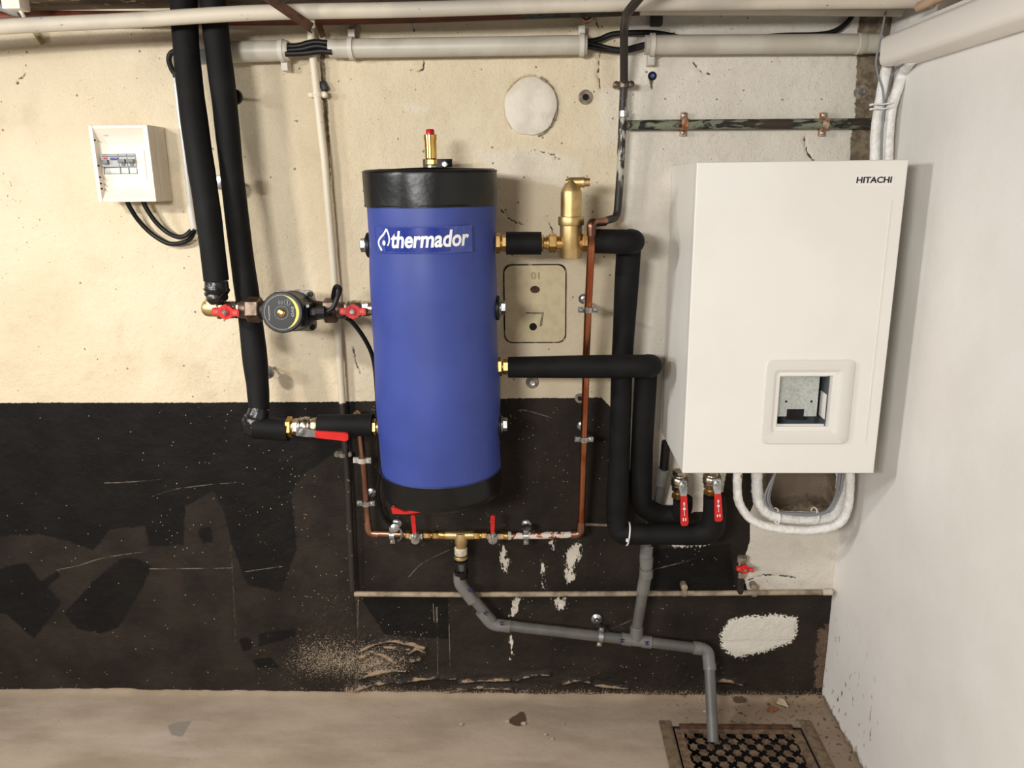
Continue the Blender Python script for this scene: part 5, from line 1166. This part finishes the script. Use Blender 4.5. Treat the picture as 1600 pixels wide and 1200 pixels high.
m = MB(); m.tube([at(696, 836, dq), at(746, 836, dq)], .0125, 24); m.lathe(at(720, 832, dq), (0, 0, -1), [(0, .016), (.012, .0185), (.028, .0185), (.036, .0165), (.044, .0150)], 28)
mk('tee_body', m, 'brass_cast', t, 40)
z0 = at(720, 858, dq); mk('sealant_ring', MB().lathe(z0+Vector((0, 0, .006)), (0, 0, -1), [(0, .0165), (.003, .0185), (.020, .0180), (.022, .0170)], 24), 'ptfe', t)
mk('outlet', MB().lathe(at(720, 868, dq), (0, 0, -1), [(0, .0175), (.002, .0195), (.008, .0195), (.011, .016), (.012, .009)], 28), 'brass_cast', t)
t = thing('brass_end_nut', 'brass nut with sealant where the copper leaves the second small valve', 'pipe fitting', at(788, 837, dq)); hexchain('nut', at(781, 837, dq), at(796, 837, dq), [(0, .45, .0125, 'h'), (.45, 1, .0115, 'r')], 'brass', t); mk('sealant', MB().lathe(at(793, 837, dq), (1, 0, 0), [(0, .0105), (.003, .0125), (.008, .0118), (.011, .0100)], 14), 'ptfe', t)
t = thing('copper_pipe', 'level copper splashed with white paint under the tank', 'pipe', at(850, 836, dq))
mk('tube', MB().tube([at(794, 837, dq), at(850, 836.5, .078), at(898, 835, .08)], .0098, 16), 'copper_paint', t, 60)
mk('elbow', MB().tube(fillet([at(892, 835, .08), at(907, 834, .08), at(908, 815, .081)], .018), .0118, 16), 'copper_dull', t, 60)
mush = pipe_clamp('pipe_clamp', 'zinc clamp with mushroom head on the paint-splashed copper', at(822, 837, dq+.002), (1, 0, 0), .0098, dq)
m = MB(); m.lathe(at(823, 828, dq), (0, -.1, 1), [(0, .004), (.006, .004), (.007, .017), (.012, .012), (.014, .004)], 20); mk('mushroom_head', m, 'steel', mush)
# drain valve behind, its red handle tip
t = thing('drain_valve', 'drain valve behind the tank foot showing only its red handle tip', 'valve', at(640, 802, .13))
mk('valve_body', MB().lathe(at(660, 792, .14), (0, 0, 1), [(0, .008), (.006, .011), (.030, .011)], 16), 'brass', t)
h = [at(x, y, .16) for x, y in ((611, 793.5), (615, 793), (632, 800), (656, 796), (656, 801), (634, 803.5), (613, 803))]
mk('handle', MB().prism(h, (0, .007, 0)), 'red', t)
# thin level pipe stub right of the copper elbow
single('wall_pipe', 'short thin dusty pipe between the copper elbow and the foam vertical', 'pipe', MB().tube([at(915, 819, .02), at(960, 821, .02)], .0042, 10), 'greypipe_low', angle=60)

# ------------------------------------------------------------------ grey PVC drain
dv = .075
V_ = lambda x, y, d=dv: at(x, y, d)
def sockets(t, pairs, r, mat='pvc_fit'):
    for a, b in pairs:
        L = (b-a).length; mk('socket', MB().lathe(a, b-a, [(0, r*.9), (.001, r), (L-.002, r), (L, r*.9)], 28), mat, t)
t = thing('tundish', 'open black and grey drain cup under the brass tee', 'tundish', V_(721, 900))
ztop, zmid = V_(721, 876).z, V_(721, 892).z; c = V_(721, 885)
for k in range(4):
    a = math.pi/4+k*math.pi/2; m = MB(); m.box((c.x+.0165*math.cos(a)-.003, c.y+.0165*math.sin(a)-.003, zmid), (c.x+.0165*math.cos(a)+.003, c.y+.0165*math.sin(a)+.003, ztop), .001); mk('post', m, 'rubber', t)
mk('rim', MB().lathe((c.x, c.y, ztop-.003), (0, 0, 1), [(0, .014), (0, .0195), (.006, .0195), (.006, .014)], 28), 'rubber', t)
mk('cup', MB().lathe((c.x, c.y, zmid), (0, 0, -1), [(0, .014), (0, .0195), (.008, .0198), (.012, .018), (.020, .0178)], 28), 'rubber', t)
mk('inner_tube', MB().lathe((c.x, c.y+.004, zmid), (0, 0, 1), [(-.01, .010), (.022, .010)], 18), 'pvc', t)
t = thing('drain_pipe', 'slanting grey plastic pipe with two elbows below the drain cup', 'drain pipe', V_(745, 945))
e0 = fillet([V_(719, 896), V_(718, 912), V_(738, 932), V_(772, 975), V_(800, 978)], .02)
mk('tube', MB().tube([V_(732, 927), V_(769, 970)], .0152, 26), 'pvc', t, 60)
mk('elbow', MB().tube(fillet([V_(718, 897), V_(718, 911), V_(739, 939)], .022), .0178, 26), 'pvc_fit', t, 60)
mk('elbow', MB().tube(fillet([V_(751, 954), V_(769, 976), V_(797, 979)], .018), .0178, 26), 'pvc_fit', t, 60)
def bluemarks(t, pts, d=dv):
    for i, (x, y, a) in enumerate(pts):
        m = MB(); q = V_(x, y, d+.0192); u_ = Vector((math.cos(a), 0, math.sin(a))); w2 = Vector((-u_.z, 0, u_.x))
        for k in (-.35, .3): m.obox(q+w2*.006*k*2, u_*(.006+.002*k), (0, .0008, 0), w2*.0014)
        m.obox(q, u_*.0012, (0, .0008, 0), w2*.006); mk('pen_mark', m, 'bluemark', t)
bluemarks(t, [(735, 922, 2.3), (759, 958, 2.4), (784, 974, .1)])
t = thing('drain_pipe', 'long grey plastic pipe sloping to the tee above the floor', 'drain pipe', V_(880, 990))
mk('tube', MB().tube([V_(795, 978), V_(977, 999)], .0152, 26), 'pvc', t, 60)
t = thing('drain_pipe', 'grey plastic tee with the run down into the floor grate', 'drain pipe', V_(1040, 1005))
sockets(t, [(V_(971, 998), V_(987, 1000)), (V_(1003, 1002), V_(1018, 1004))], .0180)
mk('tee_body', MB().tube([V_(984, 999.5), V_(1006, 1002)], .0172, 26).tube([V_(995, 1001), V_(994, 984)], .0172, 26), 'pvc_fit', t, 60)
sockets(t, [(V_(994, 997), V_(995, 979))], .0182)
mk('tube', MB().tube([V_(1015, 1003.5), V_(1090, 1013)], .0152, 26), 'pvc', t, 60)
mk('elbow', MB().tube(fillet([V_(1084, 1012), V_(1106, 1015), V_(1109, 1047, .10)], .030), .0178, 26), 'pvc_fit', t, 60)
sockets(t, [(V_(1083, 1012), V_(1096, 1013.6)), (V_(1108.5, 1036, .09), V_(1109, 1047, .10))], .0188)
ft = Vector((0.4865, -.2205, 0.012)); mk('downpipe', MB().tube([V_(1108.5, 1040, .095), ft], .0156, 26), 'pvc', t, 60)
bluemarks(t, [(972, 1001, .0), (1011, 1005, .1)])
t = thing('drain_pipe', 'grey plastic pipe rising from the tee behind the black foam pipes', 'drain pipe', V_(1005, 920))
mk('tube', MB().tube([V_(995, 981), V_(1006, 916)], .0152, 26), 'pvc', t, 60)
mk('tube', MB().tube([V_(1010, 896, .08), V_(1009, 846, .07)], .0160, 26), 'pvc', t, 60)
mk('elbow', MB().tube(fillet([V_(1004, 926), V_(1007, 908), V_(1010, 893, .08)], .02), .0178, 26), 'pvc_fit', t, 60)
mk('elbow', MB().tube(fillet([V_(1010, 886, .08), V_(1009, 872, .078), V_(1011, 852, .07)], .02), .0180, 26), 'pvc_fit', t, 60)
sockets(t, [(V_(1010, 880, .08), V_(1010, 870, .08)), (V_(1009.5, 902, .08), V_(1009.8, 890, .08))], .0190)
t = thing('condensate_pipe', 'grey plastic pipe leaning from behind the unit with wider coupler', 'drain pipe', at(1033, 745, .07))
mk('tube', MB().tube([at(1041, 690, .07), at(1037, 737, .056)], .0125, 20), 'rubber', t, 60)
mk('tube', MB().tube([at(1035, 750, .05), at(1026, 800, .018)], .0138, 22), 'pvc', t, 60)
sockets(t, [(at(1037.5, 732, .058), at(1032.5, 757, .046))], .0168)
pipe_clamp('pipe_clamp', 'zinc clamp with round flange on the long sloping grey drain', at(938, 994, dv), V_(977, 999)-V_(795, 978), .0155, dv, rod=False)
m = MB(); q = at(933, 973, .03); m.lathe((q.x, -.006, q.z), (0, -1, 0), [(0, .017), (.005, .016), (.010, .008), (.012, .008), (.018, .006)], 24); m.tube([Vector((q.x, -.02, q.z)), at(936, 985, dv)], .0032, 10); single('clamp_flange', 'round zinc wall flange holding the clamp of the sloping drain', 'pipe clamp', m, 'steel')

# little red valve low on the wall
t = thing('butterfly_valve', 'old small stopcock with worn red butterfly handle on the white patch', 'valve', at(1158, 900, .035))
mk('upper_stub', MB().lathe(at(1160, 870, .035), at(1159, 884, .035)-at(1160, 870, .035), [(0, .010), (0, .0135), (.012, .0135), (.02, .0125), (.021, .008)], 20), 'greyplaster', t)
mk('valve_body', MB().lathe(at(1159, 879, .035), (0, 0, -1), [(0, .0125), (.006, .0145), (.018, .0145), (.03, .011), (.034, .0125), (.044, .0125)], 20), 'nickel', t)
mk('lower_stub', MB().tube([at(1157, 900, .034), at(1156, 926, .03)], .0098, 16), 'iron', t)
butterfly(at(1163, 888, .066), Vector((1, 0, -.12)), (0, -1, 0), .024, t)

# ------------------------------------------------------------------ covers, plugs and screws in the wall
t = thing('round_cover', 'round white plaster disc in the cream wall above the tank', 'wall cover', at(830, 168, 0))
c = at(829, 167, 0); n = 56; rn = [pr(40, 830, 167, 0)*(1+.03*math.sin(2*a+1)+.018*math.sin(5*a)+.012*math.sin(9*a+2)) for a in np.linspace(0, 2*math.pi, n, endpoint=False)]
m = MB(); vs = []
for f_, y in ((1.0, -.0005), (1.0, -.0075), (.97, -.009), (.5, -.0105)):
    for k in range(n): a = 2*math.pi*k/n; vs.append((c.x+rn[k]*f_*math.cos(a), y, c.z+1.1*rn[k]*f_*math.sin(a)))
fs = [(i*n+k, i*n+(k+1) % n, (i+1)*n+(k+1) % n, (i+1)*n+k) for i in range(3) for k in range(n)]; fs.append(tuple(3*n+k for k in range(n))); m.add(vs, fs)
mk('disc', m, 'discplate', t, 60)
def ragged(pts, r0, r1, seed, y=.0035):
    rn_ = random.Random(seed); return MB().tube([Vector((p[0], -y, p[1])) for p in pts], [rn_.uniform(r0, r1) for _ in pts], 8)
arc = lambda a0, a1, f_, n_: [(c.x+pr(40, 830, 167, 0)*f_*math.cos(a), c.z+1.1*pr(40, 830, 167, 0)*f_*math.sin(a)) for a in np.linspace(a0, a1, n_)]
mk('crack', ragged(arc(-1.3, 1.2, 1.045, 30), .0012, .0034, 3), 'greyplaster', t, 60)
mk('crack', ragged(arc(1.4, 3.9, 1.05, 30), .0008, .0026, 5), 'coverplate', t, 60)
# access plate
t = thing('access_plate', 'cream rounded rectangular plate with two holes beside the tank', 'wall cover', at(837, 474, 0))
def rrect(x0, x1, z0, z1, r, n=6):
    out = []
    for cx, cz, a0 in ((x1-r, z0+r, -90), (x1-r, z1-r, 0), (x0+r, z1-r, 90), (x0+r, z0+r, 180)):
        for k in range(n+1): a = math.radians(a0+90*k/n); out.append((cx+r*math.cos(a), cz+r*math.sin(a)))
    return out
b0, b1 = at(788, 534, 0), at(886, 414, 0)
x0, x1, z0, z1 = at(789, 474, 0).x, at(883, 474, 0).x, b0.z, b1.z
holes = [(at(836, 452, 0), .013, .010), (at(833, 510, 0), .0105, .0105)]
def plate_with_holes(outer, hs, y):
    bm = bmesh.new(); loops = [outer]
    for h, rx, rz in hs: loops.append([(h.x+rx*math.cos(a), h.z+rz*math.sin(a)) for a in np.linspace(0, 2*math.pi, 18, endpoint=False)])
    for lp in loops:
        vs = [bm.verts.new((x, y, z)) for x, z in lp]
        for i in range(len(vs)): bm.edges.new((vs[i], vs[(i+1) % len(vs)]))
    bmesh.ops.triangle_fill(bm, edges=bm.edges[:], use_beauty=True, use_dissolve=False, normal=(0, -1, 0))
    bmesh.ops.solidify(bm, geom=bm.faces[:], thickness=.004); bm.verts.index_update()
    m = MB().add([v.co.copy() for v in bm.verts], [[v.index for v in f.verts] for f in bm.faces]); bm.free(); return m
gr = MB(); o1 = rrect(x0-.0034, x1+.0034, z0-.0034, z1+.0034, .022); gr.prism([Vector((x, -.0030, z)) for x, z in o1], (0, .006, 0)); mk('dark_gap', gr, simple('gap_mottle', rgb(40, 32, 26), rgb(150, 134, 106), .9, scale=32, lo=.56, hi=.66), t)  # dark mottled backing that shows as the gap round the plate
pm = plate_with_holes(rrect(x0, x1, z0, z1, .022), holes, -.0058); mk('plate', pm, 'coverplate', t, 30)
for i, (h, rx, rz) in enumerate(holes): mk('hole', MB().add([(h.x+rx*1.02*math.cos(a), -.0033, h.z+rz*1.02*math.sin(a)) for a in np.linspace(0, 2*math.pi, 18, endpoint=False)], [tuple(range(18))]), 'rust' if i == 0 else 'dark_hole', t)
q = at(838, 493, 0); m = MB(); a = [at(823, 489, .006), at(849, 489, .006), at(846, 508, .006), at(838, 512, .006)]
m.prism([at(821, 490, .0104), at(823, 488, .0065), at(850, 488, .0065), at(847, 509, .0065), at(843, 511, .0065), at(846, 491, .0065)], (0, .002, 0)); mk('notch_shade', m, 'greyplaster', t)  # grey L strip: shade of the notch's top and right edges, painted on
vs, fs = text_mb('01', .02, extrude=.0004); vs = fit_text(vs, .021, .019); q = at(836, 430, 0)
mk('embossed_numerals', MB().add([(q.x+v.x, -.0102-v.z, q.z+v.y) for v in vs], fs), 'numeral', t)
def wall_plug(x, y, r, label, name, cat, mats, d=.003):
    t = thing(name, label, cat, at(x, y, 0)); c = at(x, y, 0); mk('collar', MB().lathe((c.x, -.001, c.z), (0, -1, 0), [(0, r*1.1), (d, r), (d*1.5, r*.6), (d*1.2, r*.45)], 20), mats[0], t); mk('core', MB().lathe((c.x, -.002, c.z), (0, -1, 0), [(0, r*.5), (d+.003, r*.45), (d+.002, r*.2)], 14), mats[1], t)
wall_plug(915, 152, .0165, 'dark mortar-ringed plug hole beside the round plaster disc', 'wall_plug', 'wall plug', ('greyplaster', 'dark_hole'))
wall_plug(1019, 119, .0105, 'blue plastic plug in the wall under the conduit', 'wall_plug', 'wall plug', ('dark_hole', 'blueplug'))
wall_plug(1345, 144, .017, 'rusty bolt in the bare grey strip beside the white hoses', 'wall_bolt', 'bolt', ('greyplaster', 'steel'))
wall_plug(832, 597, .0165, 'old grey screw and washer under the long foam pipe', 'wall_screw', 'screw', ('greyplaster', 'steel'))
wall_plug(906, 622, .013, 'empty grey wall plug beside the copper at the black paint edge', 'wall_plug', 'wall plug', ('greyplaster', 'dark_hole'))
wall_plug(963, 134, .006, 'small brassy screw beside the clip of the dark drop pipe', 'wall_screw', 'screw', ('brass', 'brass'))
# clamp heads of the foam pipes that show beside them
for x, y, dd, lb in ((369, 152, .05, 'dark ring clamp peeping out beside the foam pipe near the conduit'), (419, 581, .05, 'zinc ring clamp peeping out beside the foam pipe near the black paint'), (346, 285, .06, 'zinc clamp peeping between the two foam risers')):
    c = at(x, y, dd); t = thing('pipe_clamp', lb, 'pipe clamp', c); mk('ring', MB().lathe(c+Vector((0, .004, 0)), (0, -1, 0), [(0, .016), (.010, .019), (.016, .0175), (.018, .012)], 24), 'steel' if y > 200 else 'rubber', t); mk('rod', MB().tube([c, Vector((c.x, -.002, c.z))], .004, 10), 'steel', t)

# ------------------------------------------------------------------ floor drain grate
def build_grate():
    t = thing('floor_grate', 'rusty cast iron floor grate with crosses and squares under the downpipe', 'drain grate', (.57, -.3, 0))
    x0, x1, y0, y1 = GX0+.004, GX1-.004, GY0+.004, GY1-.006; st = .0016
    nx, ny = int((x1-x0)/st), int((y1-y0)/st); xs = x0+(np.arange(nx)+.5)*st; ys = y0+(np.arange(ny)+.5)*st; X, Y = np.meshgrid(xs, ys, indexing='xy')
    P = .046; u = (X-(x0+x1)/2)/P; v = (Y-y1)/P+.08
    # two interleaved rows: crosses on whole cells, squares on half cells
    def cell(u, v): a = u-np.round(u); b = v-np.round(v); return a, b
    a, b = cell(u, v); p, q = (a+b)/math.sqrt(2), (a-b)/math.sqrt(2)
    cross = ((np.abs(a) < .125) & (np.abs(b) < .30)) | ((np.abs(b) < .125) & (np.abs(a) < .30)); r_ = np.hypot(a, b)
    cr = ((np.abs(p) < .145) & (np.abs(q) < .38)) | ((np.abs(q) < .145) & (np.abs(p) < .37)) | (r_ < .19)
    a2, b2 = cell(u+.5, v+.5); sq = (np.abs(a2)**3+np.abs(b2)**3 < .295**3)
    rim = (X < x0+.024) | (X > x1-.024) | (Y > y1-.016) | (Y < y0+.03)
    hole = (cr | sq) & ~rim; sol = ~hole
    top, bot = -.002, -.0060; vs = []; fs = []; idx = {}
    def vid(i, j, z):
        k = (i, j, z)
        if k not in idx: idx[k] = len(vs); vs.append((x0+i*st, y0+j*st, z+(0.0008*math.sin(i*.31)*math.sin(j*.27) if z == top else 0)))
        return idx[k]
    for j in range(ny):
        i = 0
        while i < nx:
            if not sol[j, i]: i += 1; continue
            k = i
            while k < nx and sol[j, k]: k += 1
            fs.append((vid(i, j, top), vid(k, j, top), vid(k, j+1, top), vid(i, j+1, top)))
            if i > 0: fs.append((vid(i, j, top), vid(i, j+1, top), vid(i, j+1, bot), vid(i, j, bot)))
            if k < nx: fs.append((vid(k, j, top), vid(k, j, bot), vid(k, j+1, bot), vid(k, j+1, top)))
            i = k
    for j in range(ny-1):
        d_ = sol[j] != sol[j+1]; i = 0
        while i < nx:
            if not d_[i]: i += 1; continue
            k = i
            while k < nx and d_[k] and sol[j, k] == sol[j, i]: k += 1
            fs.append((vid(i, j+1, top), vid(k, j+1, top), vid(k, j+1, bot), vid(i, j+1, bot))); i = k
    g = G('rusty_grate'); col = g.mix(g.ramp(g.noise(40, 5), .38, .62), rgb(128, 106, 84), rgb(96, 76, 60)); col = g.mix(g.ramp(g.noise(130, 3), .6, .68), col, rgb(70, 54, 44)); g.bump(g.noise(170, 3), .4, .002)
    me = bpy.data.meshes.new('grate'); lo = Vector((.57, -.3, 0)); me.from_pydata([tuple(Vector(p_)-lo) for p_ in vs], [], fs); me.materials.append(g.out(col, .7, .2)); o = bpy.data.objects.new('grate', me); C.objects.link(o); o.parent = t
build_grate()
fmm = simple('gritty_iron', rgb(124, 106, 84), rgb(98, 80, 62), .8, .1, scale=50, bump=.4, bscale=140, bdist=.002)
t = thing('drain_surround', 'flush rusty iron frame strips set in the floor round the grate', 'drain frame', (.57, -.3, 0))
for nm, lo, hi in (('side_strip', (GX0-.036, -.55, -.01), (GX0-.002, -.118, .0015)), ('side_strip', (GX1+.004, -.55, -.01), (GX1+.036, -.112, .002)), ('back_strip', (GX0+.02, GY1-.005, -.012), (GX1-.025, GY1+.008, .0045))):
    mk(nm, MB().box(lo, hi, .0015), fmm if nm == 'side_strip' else 'rust', t)
# debris
q = atz(1206, 1109, .003); m = MB(); rn_ = random.Random(4); n = 11
m.prism([q+Vector((.014*(1+.4*math.sin(3*a+1))*math.cos(a), .010*(1+.45*math.cos(4*a))*math.sin(a), .002*math.sin(2*a)+.001)) for a in np.linspace(0, 2*math.pi, n, endpoint=False)], (0, 0, .0012)); single('dry_leaf', 'small curled brown dry leaf on the floor by the grate', 'leaf', m, 'leaf')
q = atz(1222, 1100, .002); m = MB(); m.prism([q+Vector(p_) for p_ in ((-.016, .002, .001), (-.004, .02, .004), (.010, .014, .004), (.014, -.016, .001), (.002, -.008, 0))], (0, 0, .003)); single('plaster_flake', 'pale angular plaster flake beside the dry leaf on the floor', 'debris', m, 'chip')
for i, (x, y, s_) in enumerate(((793, 1128, .007), (818, 1131, .008), (721, 1132, .006), (880, 1131, .004), (852, 1148, .005), (863, 1155, .005), (1101, 1112, .005))):
    q = atz(x, y, .001); m = MB(); m.prism([q+Vector((s_*rn_.uniform(.7, 1.2)*math.cos(a), .7*s_*rn_.uniform(.7, 1.2)*math.sin(a), 0)) for a in np.linspace(0, 2*math.pi, 7, endpoint=False)], (0, 0, s_*.5)); single('plaster_crumb', 'plaster crumb '+['on the near edge of the dark floor stain', 'just beyond the dark floor stain', 'alone on the floor below the drain cup', 'on the floor under the sloping drain', 'farther of two crumbs out on open floor', 'nearest crumb out on open floor', 'beside the grey downpipe above the grate'][i], 'debris', m, 'chip', group='plaster crumbs on the floor')
